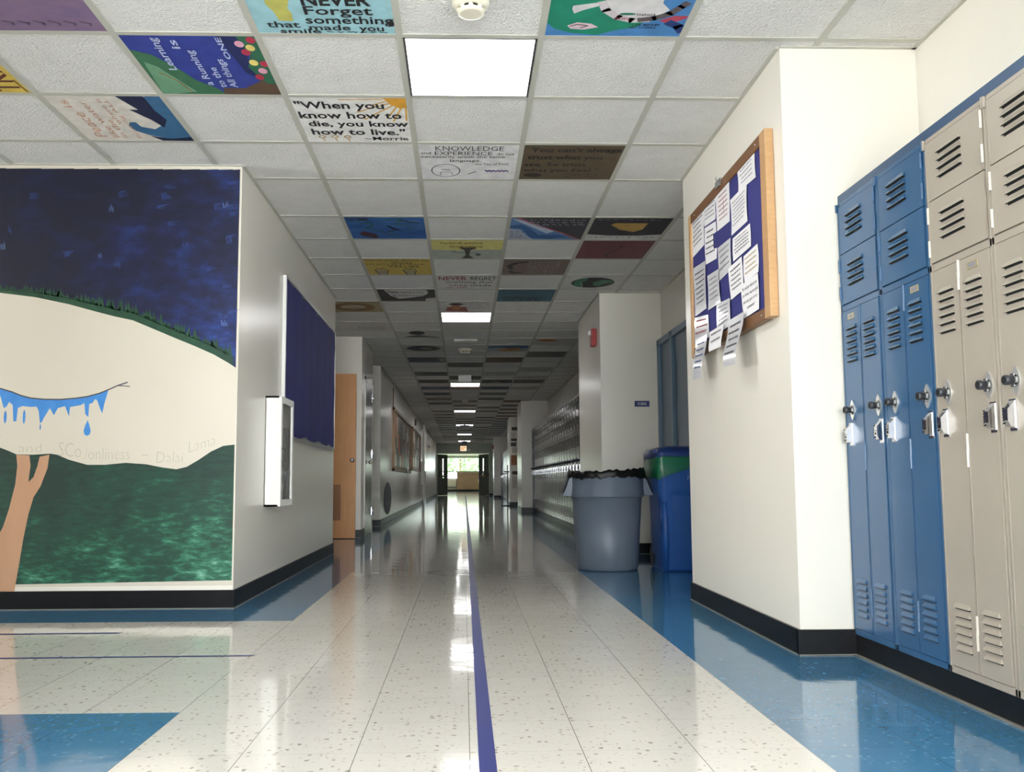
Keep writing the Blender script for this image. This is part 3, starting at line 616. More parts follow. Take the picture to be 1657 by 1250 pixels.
art(1, -1, (72, 132, 190), 'blue ceiling tile with green globe and curling grey ribbon', [('p', (20, 132, 104), [(0, 0.1), (0.2, 0.02), (0.44, 0.1), (0.44, 0.54), (0, 0.54)]), ('p', (214, 210, 210), [(0.38, 0.3), (0.78, 0.3), (0.78, 0.54), (0.38, 0.54)])] + low([('p', (20, 132, 104), [(0, 0), (0.42, 0), (0.5, 0.4), (0.7, 0.55), (0.66, 0.7), (0.5, 0.82), (0.38, 0.97), (0.18, 0.9), (0.06, 0.78), (0.0, 0.6)]),
    ('p', (214, 210, 210), [(0.16, 0.10), (0.34, 0), (0.36, 0.08), (0.24, 0.22), (0.18, 0.32), (0.16, 0.2)]), ('p', (222, 196, 204), [(0.15, 0.68), (0.22, 0.58), (0.32, 0.62), (0.38, 0.72), (0.28, 0.8), (0.18, 0.78)]), ('l', DG, 0.015, [(0.17, 0.7), (0.22, 0.64), (0.3, 0.68), (0.25, 0.75)]),
    ('p', (218, 214, 214), [(0.38, 0.0), (0.78, 0), (0.85, 0.2), (0.78, 0.36), (0.6, 0.46), (0.46, 0.4), (0.4, 0.2)]), ('e', (30, 120, 96), 0.56, 0.32, 0.06, 0.035),
    ('l', (206, 196, 200), 0.09, [(0.36, 0.0), (0.4, 0.22), (0.5, 0.42), (0.6, 0.5), (0.72, 0.48)]), ('l', (92, 82, 84), 0.08, [(0.66, 0.49), (0.76, 0.44), (0.86, 0.3), (0.92, 0.1), (0.95, 0)]),
    ('p', (178, 64, 84), [(0.80, 0.50), (0.9, 0.36), (1.0, 0.36), (0.99, 0.44), (0.88, 0.60)]), ('l', (28, 56, 116), 0.10, [(0.88, 0.56), (0.96, 0.68), (1.0, 0.82)]),
    ('t', (150, 60, 70), 'SUN', 0.48, 0.42, 0.58, 0.48), ('t', K, 'THINGS', 0.62, 0.30, 0.76, 0.37), ('t', K, 'LIFE MAKES', 0.62, 0.60, 0.82, 0.66), ('t', K, 'MY CHEEKS', 0.61, 0.69, 0.80, 0.74)]))
FLW = [('p', (40, 104, 74), [(0.86, 0), (1, 0), (1, 0.80), (0.92, 0.78), (0.84, 0.5), (0.9, 0.3)])]
for u, v, c in ((0.96, 0.06, (184, 46, 74)), (0.93, 0.18, (232, 208, 120)), (0.88, 0.25, (184, 46, 74)), (0.9, 0.42, (236, 214, 120)), (0.98, 0.44, (190, 50, 78)), (0.94, 0.56, (232, 166, 190)), (0.89, 0.67, (184, 46, 74)), (0.86, 0.12, (232, 166, 190))):
    FLW += [('e', c, u, v, 0.035, 0.05)]
art(-2, 0, (46, 62, 148), 'deep blue ceiling tile with white sideways writing, green hill and flowers', [('p', (24, 36, 92), [(0.72, 0), (0.9, 0), (0.86, 0.5), (0.92, 0.75), (0.8, 0.6), (0.76, 0.3)]), ('p', (58, 112, 80), [(0, 0.22), (0.14, 0.30), (0.26, 0.5), (0.36, 0.74), (0.5, 0.9), (0.54, 1), (0, 1)]),
    ('p', (110, 158, 124), [(0.04, 0.42), (0.12, 0.5), (0.2, 0.7), (0.3, 0.95), (0.1, 1), (0, 1)]), ('l', (150, 100, 60), 0.012, [(0.1, 0.6), (0.2, 0.75), (0.26, 0.95)]), ('p', (96, 72, 54), [(0.52, 1), (0.54, 0.88), (0.72, 0.88), (0.84, 0.78), (0.92, 0.7), (1, 0.76), (1, 1)])] + FLW
    + [('p', (170, 182, 224), [(0.20+0.09*k, 0.06+0.1*k), (0.235+0.09*k, 0.06+0.1*k), (0.235+0.09*k+0.03, 0.5+0.1*k), (0.2+0.09*k, 0.5+0.1*k)]) for k in range(0)])
# its lettering reads sideways
lt = MB(); xc, yc, s_ = -2*T, (rowY(0)+rowY(1))/2, T-0.03
def side(u0_, u1_, v0_, v1_):
    return lambda a, b: (((u0_+(u1_-u0_)*(1-b))-0.5)*s_, ((v0_+(v1_-v0_)*(1-a))-0.5)*s_, -0.0006)
for t, u0_, u1_, v0_, v1_ in (('Learning', 0.20, 0.285, 0.03, 0.55), ('is', 0.34, 0.40, 0.06, 0.2), ('a Running', 0.42, 0.50, 0.22, 0.82), ('to the', 0.52, 0.58, 0.5, 0.86), ('All things', 0.61, 0.69, 0.36, 0.86), ('ONE', 0.70, 0.745, 0.02, 0.36)):
    put_text(lt, t, side(u0_, u1_, v0_, v1_), artcol((190, 200, 232)), 0.015)
lt.obj('lettering', [o for o in C.objects if o.get('label', '').startswith('deep blue ceiling tile')][0])
art(-3, 1, (222, 216, 206), 'white ceiling tile with a painted blue wave and sideways peach words', [('p', (58, 108, 148), [(0.50, 0.66), (0.54, 0.56), (0.6, 0.56), (0.61, 0.66), (0.72, 0.72), (0.82, 0.62), (0.84, 0.3), (0.8, 0.06), (0.88, 0.0), (1, 0), (1, 1), (0.76, 0.94), (0.62, 0.86), (0.53, 0.76)]),
    ('p', (24, 32, 66), [(0.62, 0), (0.86, 0), (0.86, 0.3), (0.9, 0.5), (0.82, 0.68), (0.76, 0.5), (0.64, 0.28), (0.72, 0.28)]), ('p', (24, 32, 66), [(0.62, 0.88), (0.8, 0.95), (1, 0.9), (1, 1), (0.7, 1)])], )
lt = MB(); xc = -3*T
for t, u0_, u1_, v0_, v1_ in (('is', 0.10, 0.17, 0.08, 0.24), ('Peace', 0.11, 0.21, 0.34, 0.90), ('like water', 0.255, 0.32, 0.10, 0.92), ('in the', 0.345, 0.40, 0.5, 0.92), ('where is', 0.42, 0.465, 0.05, 0.6), ('flowing ALL', 0.49, 0.54, 0.05, 0.94)):
    put_text(lt, t, side(u0_, u1_, v0_, v1_), artcol((206, 158, 134)), 0.0)
lt.obj('lettering', [o for o in C.objects if o.get('label', '').startswith('white ceiling tile with a painted blue wave')][0])
SUN = [('p', (222, 162, 56), [(0.80, 0), (1, 0), (1, 0.2), (0.94, 0.22), (0.86, 0.14)])]
for a, b in (((0.8, 0.03), (0.42, 0.04)), ((0.82, 0.07), (0.68, 0.16)), ((0.85, 0.11), (0.55, 0.3)), ((0.88, 0.15), (0.6, 0.46)), ((0.91, 0.18), (0.82, 0.4)), ((0.95, 0.2), (0.86, 0.5)), ((0.99, 0.2), (0.98, 0.48))): SUN.append(('l', (222, 168, 70), 0.016, [a, b]))
art(-1, 1, (232, 230, 226), 'white ceiling tile with bold black quotation and orange corner sun', SUN + [('t', K, '"When you', 0.02, 0.07, 0.80, 0.27, 0.02), ('t', K, 'know how to', 0.02, 0.29, 0.94, 0.44, 0.02), ('t', K, 'die, you know', 0.07, 0.49, 0.99, 0.66, 0.02), ('t', K, 'how to live."', 0.07, 0.67, 0.95, 0.82, 0.02), ('t', K, '~Morrie', 0.55, 0.86, 0.97, 0.95, 0.005)]
    + [q for k in range(3) for q in (('l', (190, 150, 90), 0.012, [(0.15+0.12*k+0.03*math.cos(a*0.9), 0.87+0.03*math.sin(a*0.9)) for a in range(8)]), ('l', (190, 150, 90), 0.012, [(0.15+0.12*k, 0.9), (0.16+0.12*k, 0.98)]))])
art(0, 2, (226, 225, 224), 'white ceiling tile lettered KNOWLEDGE and EXPERIENCE with a small drawing', [('t', K, 'KNOWLEDGE', 0.17, 0.04, 0.85, 0.16, -0.005), ('t', K, 'and', 0.02, 0.19, 0.12, 0.26, 0), ('t', K, 'EXPERIENCE', 0.16, 0.18, 0.74, 0.28, -0.005), ('t', K, 'do not', 0.79, 0.2, 0.96, 0.28, 0), ('t', K, 'necessarily speak the same', 0.02, 0.29, 0.87, 0.38, 0), ('t', K, 'language.', 0.31, 0.40, 0.63, 0.49, 0), ('t', K, '- the Tao of Pooh', 0.54, 0.50, 0.92, 0.56, -0.005),
    ('l', (90, 90, 110), 0.012, [(0.26+0.15*math.cos(a*0.33), 0.74+0.19*math.sin(a*0.33)) for a in range(20)]), ('l', (120, 120, 126), 0.008, [(0.2, 0.88), (0.21, 0.78), (0.32, 0.78), (0.33, 0.88)]), ('l', (120, 120, 126), 0.02, [(0.22, 0.70), (0.3, 0.71)]), ('l', (110, 110, 116), 0.018, [(0.5, 0.84), (0.58, 0.76)]), ('l', (110, 70, 150), 0.02, [(0.68+k*0.022, 0.74+(0.02 if k % 2 else -0.02)) for k in range(12)])])
art(1, 2, (92, 78, 58), 'dark brown ceiling tile with black handwritten quotation', [('t', K, 'You can\'t always', 0.07, 0.06, 0.98, 0.22, 0.02), ('t', K, 'trust what you', 0.05, 0.27, 0.82, 0.42, 0.02), ('t', K, 'see. So trust', 0.03, 0.48, 0.68, 0.58, 0.01), ('t', K, 'what you Feel."', 0.03, 0.65, 0.82, 0.78, 0.012), ('e', (40, 34, 28), 0.14, 0.86, 0.1, 0.06)] + W_(K, 0.5, 0.85, (0.83, 0.89), 0.03))
POND = brush('pond_blue_wash', [(0.28, (16, 44, 112)), (0.45, (30, 84, 156)), (0.6, (60, 110, 170)), (0.75, (90, 130, 170))], 6, (1, 2, 1), 0.6)
art(-1, 4, (36, 84, 150), 'blue ceiling tile with green leaf loops lettered in one corner', [('t', K, 'HOME', 0.03, 0.02, 0.3, 0.16, 0.02), ('p', (60, 30, 40), [(0.12, 0.72), (0.18, 0.62), (0.32, 0.74), (0.36, 0.9), (0.3, 0.98), (0.14, 0.84)]), ('l', (34, 92, 84), 0.03, [(0.18, 0.3), (0.3, 0.22), (0.33, 0.35), (0.22, 0.48), (0.36, 0.6), (0.5, 0.72), (0.62, 0.9)]), ('l', (40, 100, 90), 0.028, [(0.52, 0.12), (0.66, 0.06), (0.7, 0.2), (0.6, 0.3), (0.78, 0.38), (0.86, 0.5), (0.74, 0.58)]), ('l', (22, 40, 60), 0.035, [(0.5, 0.66), (0.62, 0.56), (0.52, 0.38), (0.68, 0.6)]), ('l', (22, 44, 50), 0.04, [(0.7, 0.1), (0.8, 0.2), (0.92, 0.26)])], swirl=POND)
art(1, 4, (52, 50, 58), 'black ceiling tile crossed by red line over blue stream', [('p', (96, 136, 188), [(0, 0), (0.1, 0), (1, 1), (0, 1)]), ('p', (188, 200, 218), [(0.0, 0.05), (0.1, 0.08), (0.6, 0.6), (0.5, 0.7), (0.2, 0.3)]), ('p', (44, 92, 150), [(0, 0.35), (0.14, 0.3), (0.26, 0.45), (0.4, 0.78), (0.62, 0.75), (0.8, 0.85), (0.56, 0.98), (0.3, 0.92), (0.16, 0.5), (0, 0.46)]), ('p', (172, 178, 196), [(0, 0.5), (0.14, 0.52), (0.24, 0.8), (0.34, 1), (0, 1)]), ('l', (184, 74, 62), 0.03, [(0.08, 0.0), (0.36, 0.34), (0.7, 0.66), (0.96, 1)])] + W_((200, 200, 208), 0.24, 0.97, (0.1, 0.2, 0.3), 0.06) + W_((40, 44, 60), 0.02, 0.2, (0.62, 0.7, 0.8, 0.9), 0.06))
art(2, 4, (42, 40, 46), 'black ceiling tile with gold boat shape and white border writing', [('p', (186, 148, 76), [(0.25, 0.3), (0.3, 0.22), (0.72, 0.22), (0.7, 0.5), (0.6, 0.62), (0.4, 0.52)]), ('p', (206, 204, 202), [(0, 0.74), (0.3, 0.8), (0.7, 0.8), (1, 0.74), (1, 1), (0, 1)])] + W_((150, 150, 156), 0.05, 0.9, (0.08,), 0.04) + W_(K, 0.03, 0.97, (0.88,), 0.06))
art(0, 5, (222, 212, 130), 'yellow and grey ceiling tile with painted black tree', [('p', (176, 184, 172), [(0, 0.52), (0.4, 0.54), (0.7, 0.5), (1, 0.5), (1, 1), (0, 1)]), ('p', (62, 56, 44), [(0.38, 0.42), (0.42, 0.34), (0.5, 0.4), (0.6, 0.34), (0.63, 0.44), (0.55, 0.52), (0.53, 0.8), (0.6, 1), (0.42, 1), (0.48, 0.8), (0.46, 0.52)]), ('l', K, 0.016, [(0.34, 0.6), (0.26, 0.62), (0.46, 0.66)]), ('l', K, 0.016, [(0.64, 0.64), (0.54, 0.7)]), ('e', (84, 84, 78), 0.66, 0.78, 0.04, 0.08), ('t', (150, 116, 40), 'Spend some', 0.12, 0.08, 0.72, 0.22, 0.02), ('t', (150, 116, 40), 'time alone', 0.24, 0.26, 0.72, 0.38, 0.02)])
art(2, 5, (112, 58, 66), 'maroon ceiling tile with a dark hooked stroke', [('l', (40, 20, 26), 0.025, [(0.58, 0.3), (0.56, 0.46), (0.46, 0.62), (0.42, 0.78), (0.47, 0.9), (0.72, 0.9)]), ('l', (40, 20, 26), 0.04, [(0.55, 0.27), (0.61, 0.25)]), ('t', (60, 26, 34), 'the first step is the hardest to take', 0.04, 0.08, 0.7, 0.16, 0)])
art(-1, 6, (206, 180, 88), 'yellow ceiling tile with two painted raised hands and dark lettering', [('t', K, 'Open your Arms to', 0.02, 0.03, 0.97, 0.14, 0.01), ('t', K, 'change', 0.42, 0.16, 0.72, 0.28, 0.01), ('t', K, 'but don\'t let go of your', 0.02, 0.26, 0.92, 0.36, 0.008), ('t', K, 'VALUES', 0.34, 0.38, 0.82, 0.5, 0.01)]
    + [q for k in (0.22, 0.66) for q in (('p', (170, 156, 120), [(k-0.06, 1), (k-0.08, 0.72), (k+0.06, 0.66), (k+0.08, 0.8), (k+0.06, 1)]), ('l', K, 0.016, [(k-0.06, 1), (k-0.1, 0.68), (k-0.04, 0.58), (k, 0.66), (k+0.03, 0.56), (k+0.08, 0.64), (k+0.1, 0.74), (k+0.06, 1)]))])
art(1, 6, (126, 108, 100), 'taupe ceiling tile with a dark curved mark and white writing', [('l', (52, 42, 38), 0.08, [(0.36, 0.16), (0.2, 0.22), (0.1, 0.4), (0.14, 0.6)]), ('l', (52, 42, 38), 0.07, [(0.13, 0.74), (0.18, 0.86), (0.3, 0.86)])] + W_((196, 188, 180), 0.38, 0.88, (0.16, 0.28, 0.4, 0.52, 0.64, 0.76, 0.88), 0.05))
art(0, 7, (222, 219, 214), 'white ceiling tile lettered NEVER REGRET in red and black', [('t', (150, 40, 44), 'NEVER', 0.04, 0.06, 0.5, 0.32, 0.01), ('t', K, 'REGRET', 0.56, 0.06, 0.98, 0.32, 0.005), ('t', DG, 'anything that', 0.16, 0.38, 0.94, 0.58, 0), ('t', DG, 'once made', 0.2, 0.62, 0.92, 0.78, 0), ('t', (180, 70, 66), 'you smile', 0.14, 0.82, 0.5, 0.97, 0.01)])
art(2, 7, (214, 211, 206), 'white ceiling tile with a painted green and black globe', [('e', (22, 26, 34), 0.5, 0.5, 0.36, 0.38), ('p', (70, 128, 100), [(0.18, 0.6), (0.2, 0.3), (0.36, 0.16), (0.4, 0.3), (0.3, 0.5), (0.36, 0.8), (0.26, 0.8)]), ('p', (70, 128, 100), [(0.5, 0.5), (0.62, 0.3), (0.84, 0.34), (0.8, 0.5), (0.7, 0.56), (0.62, 0.8), (0.54, 0.7)]), ('l', (220, 224, 220), 0.012, [(0.3, 0.5), (0.34, 0.66), (0.36, 0.82)])])
art(-1, 8, (58, 55, 50), 'black ceiling tile with a white lettered bowl shape', [('p', (214, 211, 206), [(0.12, 0.03), (0.86, 0.03), (0.88, 0.3), (0.78, 0.55), (0.5, 0.72), (0.34, 0.8), (0.2, 0.5)]), ('p', (206, 203, 196), [(0.8, 0.98), (0.82, 0.76), (1, 0.7), (1, 1)]), ('t', K, 'There', 0.16, 0.10, 0.36, 0.3, 0.02), ('t', DG, 'comes a time', 0.42, 0.14, 0.8, 0.28, 0), ('t', K, 'To', 0.24, 0.42, 0.32, 0.6, 0.02), ('t', DG, 'begin again', 0.36, 0.42, 0.8, 0.56, 0)])
art(1, 8, (78, 112, 126), 'teal ceiling tile with dark handwritten motto', [('t', K, 'sunflowers', 0.08, 0.56, 0.82, 0.72, 0.02), ('t', K, 'OF LIFE', 0.1, 0.8, 0.78, 0.94, 0.02)] + W_(K, 0.03, 0.95, (0.04,), 0.05) + W_((60, 84, 104), 0.06, 0.6, (0.24, 0.38), 0.1))
art(-2, 9, (168, 152, 116), 'tan ceiling tile with a brown painted oval eye', [('e', (128, 98, 54), 0.48, 0.52, 0.4, 0.4), ('e', (190, 176, 150), 0.46, 0.5, 0.24, 0.2), ('l', (60, 54, 46), 0.05, [(0.26, 0.66), (0.46, 0.6), (0.66, 0.66)]), ('l', (110, 82, 44), 0.03, [(0.34, 0.08), (0.42, 0.14), (0.5, 0.06)])])
art(0, 9, (220, 216, 210), 'white ceiling tile with painted portrait, just before the second light', [('p', (160, 92, 84), [(0.1, 0.9), (0.14, 0.5), (0.3, 0.42), (0.5, 0.5), (0.54, 0.95)]), ('e', (182, 128, 92), 0.3, 0.5, 0.09, 0.28), ('e', (44, 32, 28), 0.31, 0.22, 0.14, 0.1)] + W_((50, 56, 96), 0.46, 0.94, (0.12, 0.24, 0.36, 0.5, 0.62), 0.06))
art(-2, 11, (212, 208, 200), 'white ceiling tile with two lines of small black writing', W_(K, 0.3, 0.9, (0.55, 0.68, 0.8), 0.08) + W_(DG, 0.6, 0.95, (0.25,), 0.06))
art(0, 11, (212, 208, 200), 'white ceiling tile with faint grey writing behind the second light', W_((150, 146, 140), 0.1, 0.9, (0.5, 0.7), 0.05))
art(-1, 12, (206, 202, 194), 'white ceiling tile with a black figure and sweeping dark stroke', [('e', K, 0.46, 0.3, 0.18, 0.25), ('p', DG, [(0.1, 0.9), (0.3, 0.7), (0.5, 0.6), (0.9, 0.85), (0.98, 0.98), (0.6, 0.85)])] + W_(K, 0.05, 0.3, (0.25, 0.4, 0.55), 0.08))
art(2, 13, (200, 196, 188), 'white ceiling tile with an orange brushed stroke near the alarm pillar', [('p', (178, 110, 52), [(0.0, 0.3), (0.2, 0.1), (0.45, 0.15), (0.6, 0.4), (0.3, 0.5)])])
art(-1, 14, (190, 186, 178), 'white ceiling tile with a black oval ring', [('e', (36, 36, 38), 0.5, 0.5, 0.42, 0.42), ('e', (128, 126, 122), 0.56, 0.52, 0.16, 0.16)])
art(1, 14, (170, 176, 176), 'ceiling tile with blue and orange sunset strokes', [('p', (58, 96, 134), [(0, 0.1), (1, 0.05), (1, 0.5), (0.6, 0.6), (0.3, 0.35), (0, 0.5)]), ('p', (196, 130, 52), [(0.2, 0.95), (0.5, 0.5), (0.8, 0.45), (0.82, 0.8), (0.5, 0.95)])])
for col, row, c, lb in ((2, 15, (110, 106, 102), 'grey painted ceiling tile to the right, beyond the sunset tile'), (-1, 16, (48, 66, 80), 'dark slate ceiling tile with a pale disc in one corner'), (1, 16, (96, 78, 44), 'olive brown ceiling tile right of the smoke detector row'), (0, 17, (26, 26, 26), 'solid black ceiling tile in the middle row before the hanging box'),
        (-1, 19, (88, 86, 84), 'dull grey ceiling tile left of the hanging white box'), (0, 20, (58, 54, 40), 'dark olive ceiling tile half hidden by the hanging white box'), (-1, 21, (60, 58, 56), 'charcoal ceiling tile left of the third light'), (1, 21, (40, 38, 36), 'black ceiling tile right of the third light'), (2, 21, (98, 94, 90), 'grey ceiling tile right of the black one by the third light'),
        (-1, 23, (66, 78, 98), 'slate blue ceiling tile just past the third light, on its left'), (1, 23, (54, 62, 74), 'dark blue ceiling tile just past the third light, on its right'), (-1, 25, (46, 44, 46), 'black ceiling tile two rows past the third light, on its left'), (1, 25, (66, 70, 76), 'slate ceiling tile two rows past the third light, on its right'), (1, 27, (44, 42, 40), 'black ceiling tile four rows past the third light')):
    sh = []
    if (col, row) == (-1, 16): sh = [('e', (150, 150, 120), 0.9, 0.5, 0.07, 0.3)]
    if (col, row) == (1, 21): sh = [('p', (150, 144, 130), [(0.3, 0.9), (0.5, 0.6), (0.7, 0.9)])]
    art(col, row, c, lb, sh)
for col, row, lb in ((1, 19, 'white ceiling tile with scattered writing right of the hanging box'), (2, 18, 'white ceiling tile with large dark capitals under the far right row'), (2, 20, 'white ceiling tile with two lines of script on the right before the third light')):
    art(col, row, (196, 192, 184), lb, W_(K, 0.1, 0.95, (0.35, 0.6), 0.2))
art(2, 23, (180, 174, 164), 'white ceiling tile with brown script right of the third light', W_((90, 62, 40), 0.15, 0.9, (0.5, 0.7), 0.2))
art(0, 23, (150, 128, 108), 'tan ceiling tile directly behind the third light', [('l', (120, 60, 44), 0.12, [(0.05, 0.5), (0.4, 0.6), (0.9, 0.4)])])
FT = 'dark painted ceiling tiles far down the corridor'; rr = random.Random(5)
for row in range(27, 62):
    for col in (-1, 0, 1, 2):
        if (col, row) == (1, 27) or row in (33, 43, 53, 63) and col == 0 or (row+col) % 2 or rr.random() < 0.18: continue
        v = rr.choice([(70, 64, 58), (96, 78, 60), (60, 66, 74), (110, 100, 88), (44, 42, 42), (120, 84, 60)])
        art(col, row, v, 'dark painted ceiling tile far down the corridor, past the third light', group=FT)

# ------------------------------------------------------------------ tape on the floor
t = MB(); t.face([(0.004, -1, 0.0012), (0.049, -1, 0.0012), (0.085, 44.9, 0.0012), (0.04, 44.9, 0.0012)], TAPE); tag(t.obj('floor_tape'), 'long dark blue tape line down the middle of the corridor floor', 'floor tape')
t = MB(); t.face([(-6, 3.79, 0.0012), (-0.925, 3.825, 0.0012), (-0.905, 3.848, 0.0012), (-6, 3.815, 0.0012)], TAPE); tag(t.obj('floor_tape'), 'blue tape line on the floor in front of the mural, the longer one', 'floor tape')
t = MB(); t.face([(-6, 4.37, 0.0012), (-1.71, 4.422, 0.0012), (-1.685, 4.45, 0.0012), (-6, 4.398, 0.0012)], TAPE); tag(t.obj('floor_tape'), 'short blue tape line on the floor closest to the mural wall', 'floor tape')

# ------------------------------------------------------------------ extinguisher cabinet and navy board on the left wall
def cabinet(y0, y1, z0, z1, xw, xf, label):
    e = empty('wall_cabinet', (xw, (y0+y1)/2, z0), label, 'cabinet')
    hy = (y1-y0)/2; hz = z1-z0; d = xf-xw
    m = MB(); m.box((0, -hy, 0), (d-0.018, -hy+0.012, hz), WHITE).box((0, hy-0.012, 0), (d-0.018, hy, hz), WHITE).box((0, -hy, 0), (d-0.018, hy, 0.012), WHITE).box((0, -hy, hz-0.012), (d-0.018, hy, hz), WHITE).box((0.001, -hy, 0), (0.006, hy, hz), WHITE)
    m.obj('cabinet_box', e)
    m = MB(); f = 0.045
    m.box((d-0.018, -hy, 0), (d, -hy+f, hz), WHITE).box((d-0.018, hy-f, 0), (d, hy, hz), WHITE).box((d-0.018, -hy+f, 0), (d, hy-f, f), WHITE).box((d-0.018, -hy+f, hz-f), (d, hy-f, hz), WHITE)
    o = m.obj('door', e, bevel=0.002)
    tag(MB().box((d-0.011, -hy+f, f), (d-0.007, hy-f, hz-f), GLASS).obj('glass_pane', o), 'clear glass pane')
    m = MB(); ya = -hy+0.03
    m.tube([(d, ya, hz*0.40), (d+0.022, ya, hz*0.40), (d+0.022, ya, hz*0.52), (d, ya, hz*0.52)], 0.005, STEEL); m.obj('handle', o)
    return e
cabinet(6.02, 6.45, 0.563, 1.307, -1.37, -1.26, 'white glass fronted metal cabinet on the left wall by the mural')
bd = empty('notice_board', (-1.37, 7.8, 1.06), 'wide notice board covered in navy paper on the left wall', 'notice board')
m = MB(); m.box((0.001, -1.26, 0), (0.018, 1.27, 1.19), ALU); m.obj('backing', bd)
m = MB(); m.box((0.001, -1.275, -0.012), (0.026, -1.25, 1.20), WHITE).box((0.001, 1.25, -0.012), (0.026, 1.275, 1.20), WHITE).box((0.001, -1.25, -0.012), (0.026, 1.25, 0.012), ALU).box((0.001, -1.25, 1.18), (0.026, 1.25, 1.20), ALU); m.obj('frame', bd)
m = MB(); rows = []
for i in range(26):
    y = -1.243+2.488*i/25; w = 0.004*math.sin(i*1.7); zt = 1.176-0.004*abs(math.sin(i)); zb = 0.02+0.012*math.sin(i*0.9)-0.02*(i > 22)
    rows.append([(0.024+w*0.5+0.003*math.sin(k*2+i), y, zb+(zt-zb)*k/8) for k in range(9)])
m.grid(rows, NAVY, closed=False, smooth=True)
m.obj('navy_paper', bd)

# ------------------------------------------------------------------ oak notice board on the near pillar
ob = empty('notice_board', (1.37, 4.54, 1.45), 'oak framed notice board full of white notes on the right pillar', 'notice board')
hy, hz = 0.685, 0.865
MB().box((-0.028, -hy+0.03, 0.03), (-0.001, hy-0.03, hz-0.03), NAVY).obj('navy_backing', ob)
def oak(name, a, b, mt):
    return MB().box(a, b, mt).obj(name, ob, bevel=0.003)
oak('frame_rail', (-0.038, -hy+0.0755, hz-0.055), (-0.001, hy-0.0455, hz), OAKD); oak('frame_rail', (-0.038, -hy+0.0755, 0), (-0.001, hy-0.0455, 0.055), OAKD)
oak('frame_stile', (-0.040, -hy, 0.001), (-0.001, -hy+0.075, hz-0.001), OAK); oak('frame_stile', (-0.040, hy-0.045, 0.001), (-0.001, hy, hz-0.001), OAK)
m = MB(); 
for y_, z_ in ((-0.55, hz-0.028), (0.55, hz-0.028), (-0.56, 0.026), (0.1, 0.026)): m.lathe((-0.038, y_, z_), [(0.006, 0), (0.004, 0.002)], CHROME, 10, '-x')
tag(m.obj('screw', ob), 'small bright screws in the frame')
cl = empty('bulldog_clip', (1.331, 4.566, 2.300), 'shiny metal clip on the top edge of the oak notice board', 'clip')
MB().box((-0.012, -0.045, -0.022), (0.0, 0.045, 0.018), CHROME).obj('jaw', cl, bevel=0.003)
m = MB(); m.tube([(-0.008, -0.014, 0.012), (-0.018, -0.014, 0.03), (-0.018, 0.014, 0.03), (-0.008, 0.014, 0.012)], 0.0025, CHROME); m.obj('wire_lever', cl)
# notes: quads on the board plane (y, z) TL, TR, BR, BL
def note(k, q, label, ink, lines, gloss=False, hang=0.0, txt=None, depth=0.0295):
    x = 1.37-depth-0.0012*k*0.4
    cy = sum(p[0] for p in q)/4; cz = sum(p[1] for p in q)/4
    mt = SLEEVE if gloss else WPAPER; m = MB()
    def B(a, b):
        tl, tr, br, bl = q
        y = (tl[0]*(1-a)+tr[0]*a)*(1-b)+(bl[0]*(1-a)+br[0]*a)*b; z = (tl[1]*(1-a)+tr[1]*a)*(1-b)+(bl[1]*(1-a)+br[1]*a)*b
        return y, z
    N_ = 12 if hang else 3
    def X_(a, b): return x - hang*(math.sin(b*1.6)**2)*(0.85+0.15*a) - (0.0035*math.sin(b*3.14)*math.sin(a*3+k) if not hang else 0)
    def pt(a, b, off=0): y, z = B(a, b); return (X_(a, b)-off-1.37, y-cy, z-cz)
    m.grid([[pt(i/4, j/N_) for i in range(5)] for j in range(N_+1)], mt, closed=False)
    m.grid([[pt(i/4, j/N_, -0.0004) for i in range(4, -1, -1)] for j in range(N_+1)], mt, closed=False)
    o = m.obj('pinned_note', None, (1.37, cy, cz)); tag(o, label, 'note', 'notes pinned on the oak notice board')
    w = MB(); r = random.Random(k*7+1)
    if txt:
        n = len(txt)
        for i, t_ in enumerate(txt):
            b0 = 0.12+0.76*i/n; b1 = b0+0.56/n; mg = 0.06+max(0, (20-len(t_))*0.021)
            put_text(w, t_, lambda a, b: pt(mg+(1-2*mg)*a, b1+(b0-b1)*b, 0.0012), ink, 0.0)
    else:
        for i in range(lines):
            b0 = 0.14+0.72*i/lines; hgt = 0.21/lines; a = r.uniform(0.08, 0.2); a1 = r.uniform(0.78, 0.92)
            while a < a1:
                L_ = r.uniform(0.03, 0.10); aa = min(a+L_, a1)
                w.face([pt(a, b0, 0.0012), pt(aa, b0, 0.0012), pt(aa, b0+hgt, 0.0012), pt(a, b0+hgt, 0.0012)], ink); a = aa+0.022
    w.obj('lettering', o)
